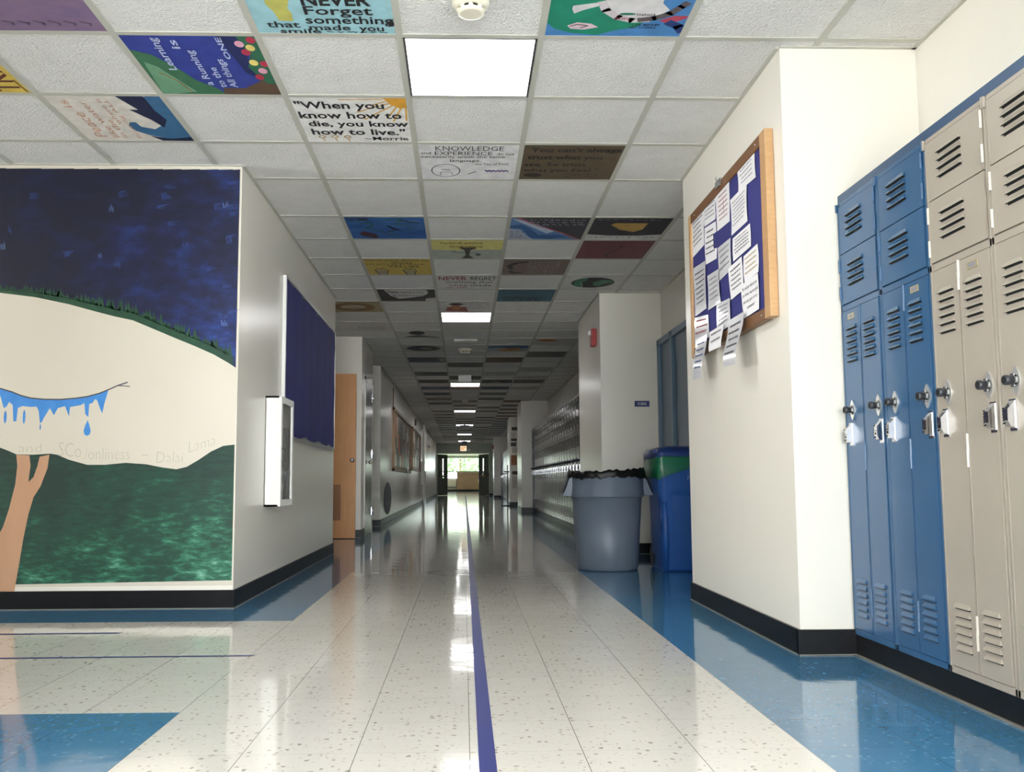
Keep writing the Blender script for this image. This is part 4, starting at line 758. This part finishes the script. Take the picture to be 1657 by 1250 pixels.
NT = [
 ([(5.185, 2.285), (4.917, 2.278), (4.929, 2.063), (5.19, 2.053)], 'white note in the top left corner of the oak board', INK, 6, 0),
 ([(4.908, 2.281), (4.678, 2.272), (4.691, 2.143), (4.91, 2.163)], 'second white note from the left in the top row of the oak board', INKG, 4, 0),
 ([(4.907, 2.154), (4.685, 2.13), (4.685, 1.923), (4.898, 1.941)], 'white note below the narrow navy strip, second column of the oak board', INK, 5, 0),
 ([(4.671, 2.272), (4.425, 2.268), (4.435, 2.055), (4.659, 2.065)], 'white note with reddish writing under the clip of the oak board', INKR, 6, 0),
 ([(4.287, 2.268), (4.02, 2.268), (4.015, 2.141), (4.277, 2.156)], 'white note with faint writing in the top right corner of the oak board', INKG, 4, 0),
 ([(4.414, 2.158), (4.146, 2.159), (4.152, 1.971), (4.408, 1.971)], 'dense grey typed note under the upper navy gap of the oak board', INKG, 7, 0),
 ([(4.657, 1.972), (4.426, 1.965), (4.425, 1.802), (4.648, 1.788)], 'sketchy pencilled note in the centre of the oak board', INKG, 4, 1),
 ([(4.386, 1.949), (4.114, 1.949), (4.11, 1.837), (4.39, 1.831)], 'short dark typed note right of centre on the oak board', INK, 5, 0),
 ([(4.222, 1.815), (4.015, 1.823), (4.015, 1.69), (4.219, 1.68)], 'note with yellowish writing at the right edge of the oak board', INKY, 4, 0),
 ([(4.477, 1.815), (4.253, 1.823), (4.237, 1.654), (4.44, 1.644)], 'tilted typed note left of the yellowish one on the oak board', INK, 5, 0),
 ([(5.167, 1.982), (4.896, 1.964), (4.901, 1.691), (5.139, 1.689)], 'tall typed note in the middle of the left column of the oak board', INK, 7, 1),
 ([(4.863, 1.867), (4.641, 1.855), (4.621, 1.67), (4.861, 1.672)], 'glossy note below the navy patch in the second column of the oak board', INKG, 5, 1),
 ([(4.698, 1.674), (4.457, 1.658), (4.452, 1.518), (4.712, 1.509)], 'glossy note near the bottom middle of the oak board', INKG, 5, 1),
 ([(5.149, 1.684), (4.863, 1.649), (4.853, 1.519), (5.163, 1.534)], 'shiny sleeved note in the bottom left corner of the oak board', INKR, 3, 1)]
for k, (q, lb, ink, ln, gl) in enumerate(NT): note(k, q, lb, ink, ln, bool(gl))
note(15, [(4.269, 1.68), (4.015, 1.684), (4.015, 1.514), (4.235, 1.509)], 'note reading no matter where you are from, bottom right of the oak board', INK, 4, txt=['No matter where you', 'are from, we are glad', 'you are part of our', 'community!'])
note(20, [(5.09, 1.547), (4.85, 1.535), (4.79, 1.285), (5.0, 1.30)], 'plastic sleeved note curling down below the left end of the oak board', INKB, 5, True, 0.05, depth=0.042)
note(21, [(4.79, 1.535), (4.53, 1.535), (4.51, 1.415), (4.75, 1.42)], 'small white paper flap hanging below the middle of the oak board', INKG, 2, False, 0.02, depth=0.042)
note(22, [(4.445, 1.535), (4.19, 1.535), (4.15, 1.275), (4.37, 1.29)], 'plastic sleeved note curling down below the right part of the oak board', INK, 5, True, 0.06, depth=0.042)

# ------------------------------------------------------------------ things in and around the second recess
fa_ = empty('fire_alarm', (1.355, 9.2, 2.13), 'red fire alarm with white strobe on the right pillar', 'fire alarm')
MB().box((-0.05, -0.07, 0), (-0.001, 0.07, 0.18), RED).obj('housing', fa_, bevel=0.006)
MB().lathe((-0.05, 0.02, 0.145), [(0.028, 0), (0.026, 0.02), (0.012, 0.03)], WHITE, 16, '-x').obj('strobe', fa_)
m = MB()
put_text(m, 'FIRE', lambda a, b: (-0.0505, 0.02-0.03*b, 0.1-0.08*a), SIGNW, 0); m.obj('lettering', fa_)
rs = empty('room_sign', (1.77, 8.9, 1.47), 'navy room number plate C202 on the pillar face above the bins', 'sign')
MB().box((-0.075, -0.008, 0), (0.075, -0.0005, 0.058), SIGNB).obj('plate', rs, bevel=0.001)
m = MB(); put_text(m, 'C202', lambda a, b: (-0.045+0.09*a, -0.0086, 0.017+0.025*b), SIGNW, 0.01); m.obj('lettering', rs)
# blue door in the recess
d = MB(); X1 = 1.978
d.box((X1-0.05, 7.0, 0), (X1, 7.06, 2.14), DBLUE).box((X1-0.05, 8.25, 0), (X1, 8.31, 2.14), DBLUE).box((X1-0.05, 8.82, 0), (X1, 8.885, 2.14), DBLUE).box((X1-0.05, 7.0, 2.08), (X1, 8.885, 2.14), DBLUE)
dr = struct('door_1', d, 'blue framed classroom door in the right recess')
MB().box((X1-0.022, 7.06, 0.006), (X1-0.002, 8.25, 2.08), DBLUE2).obj('leaf', dr); MB().box((X1-0.022, 8.31, 0.006), (X1-0.002, 8.82, 2.08), DBLUE2).obj('side_panel', dr)
m = MB(); m.lathe((X1-0.022, 8.18, 1.0), [(0.012, 0), (0.012, 0.04), (0.026, 0.045), (0.026, 0.065), (0.01, 0.07)], STEEL, 16, '-x'); m.obj('door_knob', dr)

# grey trash can
tc = empty('trash_can', (1.155, 7.40, 0), 'round grey plastic trash can lined with a black bag', 'trash can')
m = MB(); m.lathe((0, 0, 0), [(0.235, 0.0015), (0.244, 0.006), (0.247, 0.022), (0.2515, 0.03), (0.287, 0.592)], CAN, 48); m.obj('body', tc)
m = MB(); m.lathe((0, 0, 0), [(0.289, 0.590), (0.298, 0.592), (0.300, 0.60), (0.304, 0.765), (0.308, 0.772), (0.308, 0.786), (0.298, 0.788), (0.288, 0.77)], CAN, 48, caps=False); m.obj('rim_band', tc)
for sgn in (-1, 1):
    m = MB(); pr = [(0.285, 0.775), (0.318, 0.762), (0.372, 0.625), (0.372, 0.606), (0.30, 0.602)]
    m.prism([(sgn*a, -0.075, b) for a, b in pr], (0, 0.012, 0), CAN).prism([(sgn*a, 0.063, b) for a, b in pr], (0, 0.012, 0), CAN)
    q = [(0.308, 0.77), (0.318, 0.762), (0.372, 0.625), (0.362, 0.625)]
    m.prism([(sgn*a, -0.075, b) for a, b in q], (0, 0.15, 0), CAN); m.obj('handle', tc)
m = MB(); rings = []; rb = random.Random(9); NB = 120
ph = [rb.uniform(0, 6.28) for _ in range(8)]
for j, (r, h) in enumerate(((0.27, 0.55), (0.285, 0.74), (0.296, 0.80), (0.312, 0.806), (0.322, 0.79), (0.324, 0.765), (0.320, 0.748))):
    ring = []
    for i in range(NB):
        a = 2*math.pi*i/NB; w = 0.5*math.sin(9*a+ph[0])+0.4*math.sin(17*a+ph[1])+0.2*math.sin(29*a+ph[2])
        rr_ = r+0.006*w*(1 if j > 1 else 0.4); hh = h + (0.006*math.sin(3*a+ph[3])+0.005*math.sin(11*a+ph[4])+0.005*math.sin(23*a+ph[5])+0.004*math.sin(37*a+ph[6]))*(1 if j > 1 else 0) + (0.03*max(0, math.cos(a+0.35))**6 if j in (2, 3) else 0)
        ring.append((rr_*math.cos(a), rr_*math.sin(a), hh))
    rings.append(ring)
m.grid(rings, BAG); tag(m.obj('bin_liner', tc), 'black plastic liner folded over the rim')

# blue recycling bin
rb_ = empty('recycling_bin', (1.738, 7.38, 0), 'blue wheeled recycling bin with green bag, tucked between pillar and trash can', 'recycling bin')
def rrect(w, dp, r, z, cx=0, cy=0, n=6):
    pts = []
    for sx, sy, a0 in ((1, 1, 0), (-1, 1, 90), (-1, -1, 180), (1, -1, 270)):
        for k in range(n):
            a = math.radians(a0+90*k/(n-1)); pts.append((cx+sx*(w/2-r)+r*math.cos(a), cy+sy*(dp/2-r)+r*math.sin(a), z))
    return pts
m = MB(); m.grid([rrect(0.335, 0.44, 0.04, 0.002), rrect(0.345, 0.45, 0.045, 0.02), rrect(0.375, 0.49, 0.05, 0.60), rrect(0.41, 0.53, 0.055, 0.66), rrect(0.425, 0.55, 0.05, 0.90), rrect(0.435, 0.56, 0.05, 0.925)], BINB, cap0=True, cap1=True)
# front relief: raised right panel under a chamfered ledge and a rounded column at the left
m.prism([(-0.085, -0.226, 0.03), (0.16, -0.226, 0.03), (0.175, -0.252, 0.60), (0.15, -0.272, 0.645), (-0.07, -0.272, 0.645), (-0.10, -0.252, 0.605)], (0, 0.03, 0), BINB)
m.tube([(-0.142, -0.205, 0.02), (-0.150, -0.224, 0.30), (-0.156, -0.236, 0.56)], [0.024, 0.024, 0.02], BINB, 12)
m.tube([(-0.172, -0.19, 0.30), (-0.178, -0.20, 0.42), (-0.186, -0.20, 0.58)], 0.012, BIND, 8)
m.obj('body', rb_)
m = MB(); m.grid([rrect(0.445, 0.57, 0.05, 0.905), rrect(0.445, 0.59, 0.05, 0.925), rrect(0.445, 0.59, 0.05, 0.95), rrect(0.40, 0.52, 0.06, 0.985), rrect(0.26, 0.36, 0.08, 1.005)], BIND, cap0=True, cap1=True)
m.box((-0.235, -0.22, 0.945), (-0.19, -0.05, 0.972), BIND); m.box((0.10, -0.298, 0.935), (0.16, -0.286, 0.955), BIND); m.obj('lid', rb_)
m = MB(); rings = []
for j, z in enumerate((0.93, 0.89, 0.85, 0.81, 0.775)):
    base_ = rrect(0.437+0.004*(j < 4)+0.003*j, 0.562+0.014+0.004*j, 0.05, z, n=10)
    rings.append([(x+0.004*math.sin(i*1.1+j), y+0.004*math.sin(i*0.8+2*j), z+(0.028+0.065*(x/0.22))*(0, 0.1, 0.35, 0.7, 1)[j]+0.008*math.sin(i*0.55+j)*(j > 0)+0.004*math.sin(i*1.9)) for i, (x, y, _) in enumerate(base_)])
m.grid(rings, GBAG); tag(m.obj('green_bag', rb_), 'translucent green bag folded over the bin edge')
m = MB(); put_text(m, 'J122 00', lambda a, b: (0.02+0.14*a, -0.2785, 0.735+0.03*b), mat('bin_marking', (190, 200, 220), 0.5), -0.005)
m.obj('lettering', rb_)
m = MB()
for sx in (-0.175, 0.155): m.lathe((sx, 0.19, 0.1), [(0.02, 0), (0.098, 0), (0.098, 0.02), (0.02, 0.02)], KNOB, 24, '+x')
m.obj('wheel', rb_)

# ------------------------------------------------------------------ left side doors
wd = empty('wooden_door', (-1.42, 11.50, 0), 'brown wooden door standing open against the left wall block', 'door')
MB().box((-0.91, -0.022, 0.008), (0, 0.022, 2.12), DOORW).obj('leaf', wd, bevel=0.002)
m = MB(); m.box((-0.80, -0.030, 0.235), (-0.185, -0.022, 0.69), DOORV)
for k in range(12): m.box((-0.77, -0.036, 0.26+k*0.034), (-0.215, -0.030, 0.278+k*0.034), DOORV)
m.obj('vent_panel', wd)
m = MB(); m.lathe((-0.04, -0.022, 1.0), [(0.028, 0), (0.028, 0.006), (0.01, 0.012), (0.01, 0.03), (0.024, 0.04), (0.024, 0.055), (0.01, 0.06)], STEEL, 18, '-y')
tag(m.obj('door_knob', wd), 'steel door knob')
d = MB(); xw = -1.37
d.box((xw, 12.02, 0), (xw+0.012, 12.08, 2.16), CREAM).box((xw, 12.96, 0), (xw+0.012, 13.02, 2.16), CREAM).box((xw, 12.02, 2.11), (xw+0.012, 13.02, 2.16), CREAM)
dr = struct('door_2', d, 'dark metal door in the left wall past the brown door')
MB().box((xw+0.001, 12.08, 0.01), (xw+0.009, 12.96, 2.11), METD).obj('leaf', dr)
m = MB(); m.lathe((xw+0.009, 12.16, 0.99), [(0.03, 0), (0.03, 0.008), (0.012, 0.012), (0.012, 0.04), (0.028, 0.05), (0.03, 0.065), (0.015, 0.08)], CHROME, 18, '+x'); m.obj('door_knob', dr)
for z in (0.25, 1.07, 1.88):
    m = MB(); m.tube([(xw+0.02, 12.95, z), (xw+0.02, 12.95, z+0.115)], 0.011, CHROME, 10); m.box((xw+0.009, 12.92, z), (xw+0.013, 12.98, z+0.115), CHROME); m.obj('hinge', dr)

# ------------------------------------------------------------------ far left wall: boards, cabinet, disc
LWX = -1.40
def collage(y0, y1, z0, z1, label, seed):
    e = empty('notice_board', (LWX, (y0+y1)/2, z0), label, 'notice board')
    h_, hz_ = (y1-y0)/2, z1-z0
    MB().box((0.001, -h_+0.05, 0.05), (0.015, h_-0.05, hz_-0.05), mat('board_cork', (150, 130, 98), 0.7, noise=30, namt=0.2)).obj('backing', e)
    m = MB()
    m.box((0.001, -h_, 0), (0.045, -h_+0.07, hz_), OAK).box((0.001, h_-0.07, 0), (0.045, h_, hz_), OAK).box((0.001, -h_, 0), (0.04, h_, 0.06), OAKD).box((0.001, -h_, hz_-0.06), (0.04, h_, hz_), OAKD); m.obj('frame', e)
    r = random.Random(seed); cols = [(196, 186, 160), (170, 158, 128), (90, 84, 74), (206, 200, 186), (120, 96, 70), (60, 56, 52), (176, 60, 50), (150, 150, 120)]
    y = -h_+0.12; i = 0
    while y < h_-0.35:
        w = r.uniform(0.22, 0.5); z = 0.1
        while z < hz_-0.3:
            hh = r.uniform(0.2, 0.42)
            m = MB(); t_ = 0.016+0.002*(i % 3); c_ = r.choice(cols); m.box((t_-0.001, y, z), (t_, y+w-0.03, min(z+hh-0.02, hz_-0.08)), mat('poster_%d_%d_%d' % c_, c_, 0.4))
            tag(m.obj('pinned_poster', None, (LWX, (y0+y1)/2, z0)), 'small poster or paper pinned on the %s far board' % label.split()[1], 'poster', 'papers on the %s far board' % label.split()[1]); i += 1; z += hh
        y += w
    return e
collage(17.1, 22.5, 0.93, 2.16, 'the nearer oak framed poster board on the far left wall', 2)
collage(23.2, 27.7, 1.02, 2.16, 'the farther oak framed poster board on the far left wall', 4)
m = MB(); m.box((0.001, -0.04, 0), (0.012, 0.04, 0.42), mat('fabric_strip', (104, 66, 46), 0.7)); tag(m.obj('hanging_strip', None, (LWX, 17.2, 2.12)), 'dark brown strip taped above the nearer poster board', 'strip')
m = MB(); m.lathe((0, 0, 0), [(0.9, 0.001), (0.9, 0.006)], mat('disc_grey', (96, 100, 106), 0.6), 40, '+x', smooth=False); o = m.obj('painted_disc', None, (LWX, 16.1, 0.425)); o.scale = (1, 0.85, 0.32); tag(o, 'large dark grey painted disc low on the far left wall', 'wall painting')
m = MB(); m.box((0.001, -0.28, 0), (0.004, 0.0, 0.22), WHITE); tag(m.obj('white_card', None, (LWX+0.045, 21.3, 0.86)), 'white card hanging under the nearer poster board', 'card')
cabinet(28.3, 28.9, 0.62, 1.36, LWX, LWX+0.14, 'white wall cabinet far down the left wall, past the poster boards')
m = MB(); m.box((0, -0.6, 0), (0.06, 0.6, CH), CREAM); m.obj('wall_left', None, (LWX, 30.5, 0))['kind'] = 'structure'
m = MB(); m.box((0.001, -0.05, -0.05), (0.05, 0.05, 0.06), WHITE).lathe((0.05, 0, 0), [(0.03, 0), (0.02, 0.03)], CHROME, 14, '+x'); tag(m.obj('wall_strobe', None, (LWX, 34.2, 2.06)), 'small white wall strobe high on the far left wall', 'alarm strobe')
m = MB(); m.box((0.001, -0.07, 0), (0.05, 0.07, 0.18), mat('brown_plastic', (80, 44, 36), 0.4)); tag(m.obj('wall_speaker', None, (LWX, 24.8, 2.28)), 'small dark red wall box above the farther poster board', 'wall box')

# ------------------------------------------------------------------ right side, far pillars
for k, (dx, z0, z1, c) in enumerate(((0.15, 2.24, 2.34, (60, 58, 56)), (0.11, 2.02, 2.2, (214, 208, 196)), (0.13, 1.92, 2.0, (50, 48, 46)), (0.12, 1.76, 1.88, (64, 62, 60)), (0.15, 1.56, 1.74, (196, 190, 178)), (0.13, 1.2, 1.5, (160, 106, 66)), (0.16, 0.92, 1.02, (70, 66, 60)), (0.14, 0.5, 0.9, (206, 200, 188)))):
    lb = ('dark header notice topmost on the notices pillar', 'white sheet second from top on the notices pillar', 'upper black strip notice on the notices pillar', 'lower black strip notice on the notices pillar', 'white sheet under the black strips on the notices pillar', 'tan poster in the middle of the notices pillar', 'dark header strip of the lowest sheet on the notices pillar', 'white sheet lowest on the notices pillar')[k]
    m = MB(); m.box((-0.085, -0.003, z0), (0.085, -0.0005, z1), mat('notice_%d_%d_%d' % c, c, 0.5)); o = m.obj('taped_notice', None, (1.34+dx, 26.6, 0)); tag(o, lb, 'notice', 'notices on the far right pillar')
    if c[0] > 190:
        w = MB()
        for i in range(5): w.box((-0.06, -0.0042, z0+(z1-z0)*(0.12+0.16*i)), (0.05, -0.003, z0+(z1-z0)*(0.16+0.16*i)), INKG)
        w.obj('lettering', o)
st = empty('pole_stand', (1.26, 27.0-0.75, 0), 'thin black pole stand on a flat base by the notices pillar', 'stand')
MB().lathe((0, 0, 0), [(0.20, 0.001), (0.20, 0.012), (0.03, 0.03)], DARKG, 28).obj('base', st)
MB().tube([(0, 0, 0.02), (0, 0, 1.2)], 0.016, DARKG, 10).obj('pole', st)
MB().box((-0.11, -0.02, 0.98), (0.05, 0.02, 1.02), DARKG).obj('arm', st)
m = MB(); m.box((-0.05, -0.06, 0), (-0.001, 0.06, 0.16), RED); tag(m.obj('fire_alarm', None, (1.30, 39.5, 2.15)), 'tiny red fire alarm on the last right pillar', 'fire alarm')
d = MB(); d.box((1.93, 23.4, 0), (1.978, 23.46, 2.12), DBLUE).box((1.93, 24.5, 0), (1.978, 24.56, 2.12), DBLUE).box((1.93, 23.4, 2.06), (1.978, 24.56, 2.12), DBLUE)
dr = struct('door_3', d, 'door in the far right recess'); MB().box((1.955, 23.46, 0.005), (1.972, 24.5, 2.06), DOORW).obj('leaf', dr)
m = MB(); m.lathe((1.955, 24.4, 1.0), [(0.012, 0), (0.025, 0.04), (0.025, 0.06)], STEEL, 12, '-x'); m.obj('door_knob', dr)

# ------------------------------------------------------------------ ceiling devices
def detector(y, x, sc, label, par='smoke_detector'):
    e = empty(par, (x, y, CH), label, 'smoke detector')
    MB().lathe((0, 0, 0), [(0.075*sc, 0.0), (0.075*sc, -0.012*sc), (0.068*sc, -0.02*sc), (0.052*sc, -0.03*sc)], mat('detector_plastic', (222, 216, 196), 0.4), 32).obj('base', e)
    m = MB()
    m.lathe((0, 0, 0), [(0.046*sc, -0.03*sc), (0.046*sc, -0.044*sc)], SLOT, 24)
    for k in range(8):
        a = 2*math.pi*k/8; m.lathe((0.048*sc*math.cos(a), 0.048*sc*math.sin(a), -0.03*sc), [(0.009*sc, 0), (0.009*sc, -0.014*sc)], MC['detector_plastic'], 8)
    m.lathe((0, 0, 0), [(0.055*sc, -0.043*sc), (0.053*sc, -0.05*sc), (0.04*sc, -0.054*sc)], MC['detector_plastic'], 32); m.obj('sensing_head', e)
detector(3.385, 0.0, 1.0, 'cream round smoke detector on the ceiling at the top of the photo')
detector(12.74, -0.01, 1.25, 'round white smoke detector in the middle of the ceiling, before the black tile')
detector(20.9, 0.0, 1.0, 'small far smoke detector before the fourth ceiling light')
v = empty('ceiling_vent', (0, 11.95, CH), 'narrow white ceiling bar behind the second light', 'ceiling vent')
m = MB(); m.box((-0.16, -0.09, -0.014), (0.16, 0.09, 0.0), WHITE); m.obj('frame', v, bevel=0.002)
m = MB()
for k in range(6): m.box((-0.15, -0.075+k*0.027, -0.017), (0.15, -0.065+k*0.027, -0.014), GRID)
m.obj('slat', v)
hb = empty('hanging_sign', (-0.01, 15.9, CH), 'blank white box sign hanging from the ceiling before the third light', 'sign')
MB().box((-0.115, -0.03, -0.125), (0.115, 0.03, -0.002), WHITE).obj('box', hb, bevel=0.004)
MB().box((-0.08, -0.02, -0.15), (0.08, 0.02, -0.125), mat('sign_base', (176, 170, 160), 0.4)).obj('lower_lip', hb)
hb = empty('projector_box', (0, 29.3, CH), 'dark box hanging from the ceiling in front of the fifth light', 'ceiling box')
MB().box((-0.16, -0.1, -0.16), (0.16, 0.1, -0.06), DARKG).obj('box', hb, bevel=0.01); MB().box((-0.03, -0.03, -0.06), (0.03, 0.03, 0), DARKG).obj('mount', hb)
hb = empty('hanging_sign', (0, 41.8, CH), 'dark unlit sign hanging in front of the last light', 'sign')
MB().box((-0.13, -0.03, -0.22), (0.13, 0.03, -0.03), DARKG).obj('box', hb); MB().box((-0.02, -0.02, -0.03), (0.02, 0.02, 0), DARKG).obj('mount', hb)
# exit sign
ex = empty('exit_sign', (-0.045, 45, 2.245), 'lit orange EXIT sign above the double doors', 'exit sign')
MB().box((-0.165, -0.05, 0), (0.165, -0.001, 0.26), WHITE).obj('housing', ex)
MB().box((-0.15, -0.053, 0.012), (0.15, -0.05, 0.248), EXITM).obj('face', ex)
m = MB(); put_text(m, 'EXIT', lambda a, b: (-0.12+0.24*a, -0.0545, 0.05+0.16*b), EXITR, 0.03); m.obj('lettering', ex)
m = MB(); m.box((-0.04, -0.04, 0), (0.04, -0.001, 0.08), WHITE); tag(m.obj('wall_sensor', None, (0.25, 45, 2.27)), 'small white box beside the exit sign', 'sensor')

# double doors, both leaves swung open
def exit_leaf(hx, sgn, ang, label):
    e = empty('exit_door', (hx, 45.29, 0), label, 'door', None); e.rotation_euler = (0, 0, sgn*math.radians(ang))
    w = 1.2*sgn
    def bx(m, a, b, y0_, y1_, z0_, z1_, mt): m.box((a*w, y0_, z0_), (b*w, y1_, z1_), mt)
    m = MB(); bx(m, 0, 0.45, -0.022, 0.022, 0.01, 2.1, METD); bx(m, 0.62, 1, -0.022, 0.022, 0.01, 2.1, METD); bx(m, 0.45, 0.62, -0.022, 0.022, 0.01, 0.9, METD); bx(m, 0.45, 0.62, -0.022, 0.022, 1.9, 2.1, METD); m.obj('leaf', e)
    m = MB(); bx(m, 0.45, 0.62, -0.004, 0.004, 0.9, 1.9, GLASS); m.obj('glass_pane', e)
    m = MB(); bx(m, 0.08, 0.92, -0.09, -0.06, 0.96, 1.03, KNOB if sgn > 0 else mat('push_bar_tan', (150, 104, 58), 0.4)); bx(m, 0.1, 0.14, -0.06, -0.022, 0.97, 1.02, KNOB); bx(m, 0.86, 0.9, -0.06, -0.022, 0.97, 1.02, KNOB); m.obj('push_bar', e)
exit_leaf(-1.34, 1, 68, 'left leaf of the open double doors at the corridor end')
exit_leaf(1.22, -1, 68, 'right leaf of the open double doors at the corridor end')
# room beyond
cu = empty('counter_cabinet', (0.2, 65.4, 0), 'tan panelled counter below the far window', 'cabinet')
MB().box((-0.72, -0.5, 0.13), (0.95, 0.55, 1.34), TAN).obj('carcass', cu); MB().box((-0.74, -0.52, 1.34), (0.97, 0.55, 1.40), mat('counter_top', (224, 208, 192), 0.3)).obj('top', cu); MB().box((-0.70, -0.46, 0.0), (0.93, 0.5, 0.13), VINYL).obj('plinth', cu)
ht = empty('wall_heater', (-1.4, 65.85, 0), 'white low radiator under the far window, left of the counter', 'heater')
MB().box((-0.8, -0.15, 0.13), (0.8, 0.1, 0.88), WHITE).obj('casing', ht)
m = MB()
for k in range(5): m.box((-0.75, -0.155, 0.2+k*0.03), (0.75, -0.15, 0.215+k*0.03), DARKG)
m.obj('grille', ht); MB().box((-0.8, -0.02, 0), (0.8, 0.1, 0.13), VINYL).obj('plinth', ht)
bn = empty('trash_can', (1.13, 55.5, 0), 'dark trash can in the bright room past the exit doors', 'trash can')
MB().lathe((0, 0, 0), [(0.20, 0.002), (0.24, 0.9)], DARKG, 24).obj('body', bn); MB().lathe((0, 0, 0), [(0.26, 0.9), (0.26, 0.95), (0.1, 1.03)], DARKG, 24).obj('lid', bn)

# ------------------------------------------------------------------ outdoors
gr = MB(); gr.face([(-60, 67, -0.4), (60, 67, -0.4), (60, 140, -0.4), (-60, 140, -0.4)], mat('lawn', (120, 160, 80), 0.9, noise=2, namt=0.2)); struct('ground', gr, 'lawn outside the far window')
LEAF = brush('leaf_green', [(0.3, (120, 160, 120)), (0.7, (206, 226, 180))], 3, (1, 1, 1), 0.6)
BARK = mat('bark', (96, 78, 60), 0.9)
def tree(x, y, h, r, seed, label):
    e = empty('tree', (x, y, -0.4), label, 'tree', None); rd = random.Random(seed)
    MB().tube([(0, 0, 0), (0.05, 0, h*0.3), (0, 0.1, h*0.7)], [0.22, 0.17, 0.06], BARK, 10).obj('trunk', e)
    m = MB()
    for i in range(1500):
        while True:
            p = Vector((rd.uniform(-1, 1), rd.uniform(-1, 1), rd.uniform(-1, 1)))
            if 0.35 < p.length < 1: break
        c = Vector((p.x*r, p.y*r, h*0.62+p.z*h*0.42)); a = Vector((rd.gauss(0, 1), rd.gauss(0, 1), rd.gauss(0, 1))).normalized(); b = a.orthogonal().normalized(); s_ = rd.uniform(0.16, 0.34)
        m.face([c-a*s_, c+b*s_*0.5, c+a*s_, c-b*s_*0.5], LEAF)
    m.obj('crown', e)
tree(-2.4, 84, 6.5, 2.0, 1, 'darker leafy tree outside the far window, on its left')
tree(1.6, 88, 7.0, 2.6, 2, 'bright leafy tree outside the far window, on its right')
tree(-0.4, 100, 9.0, 3.4, 3, 'tall pale tree behind the other two outside the far window')
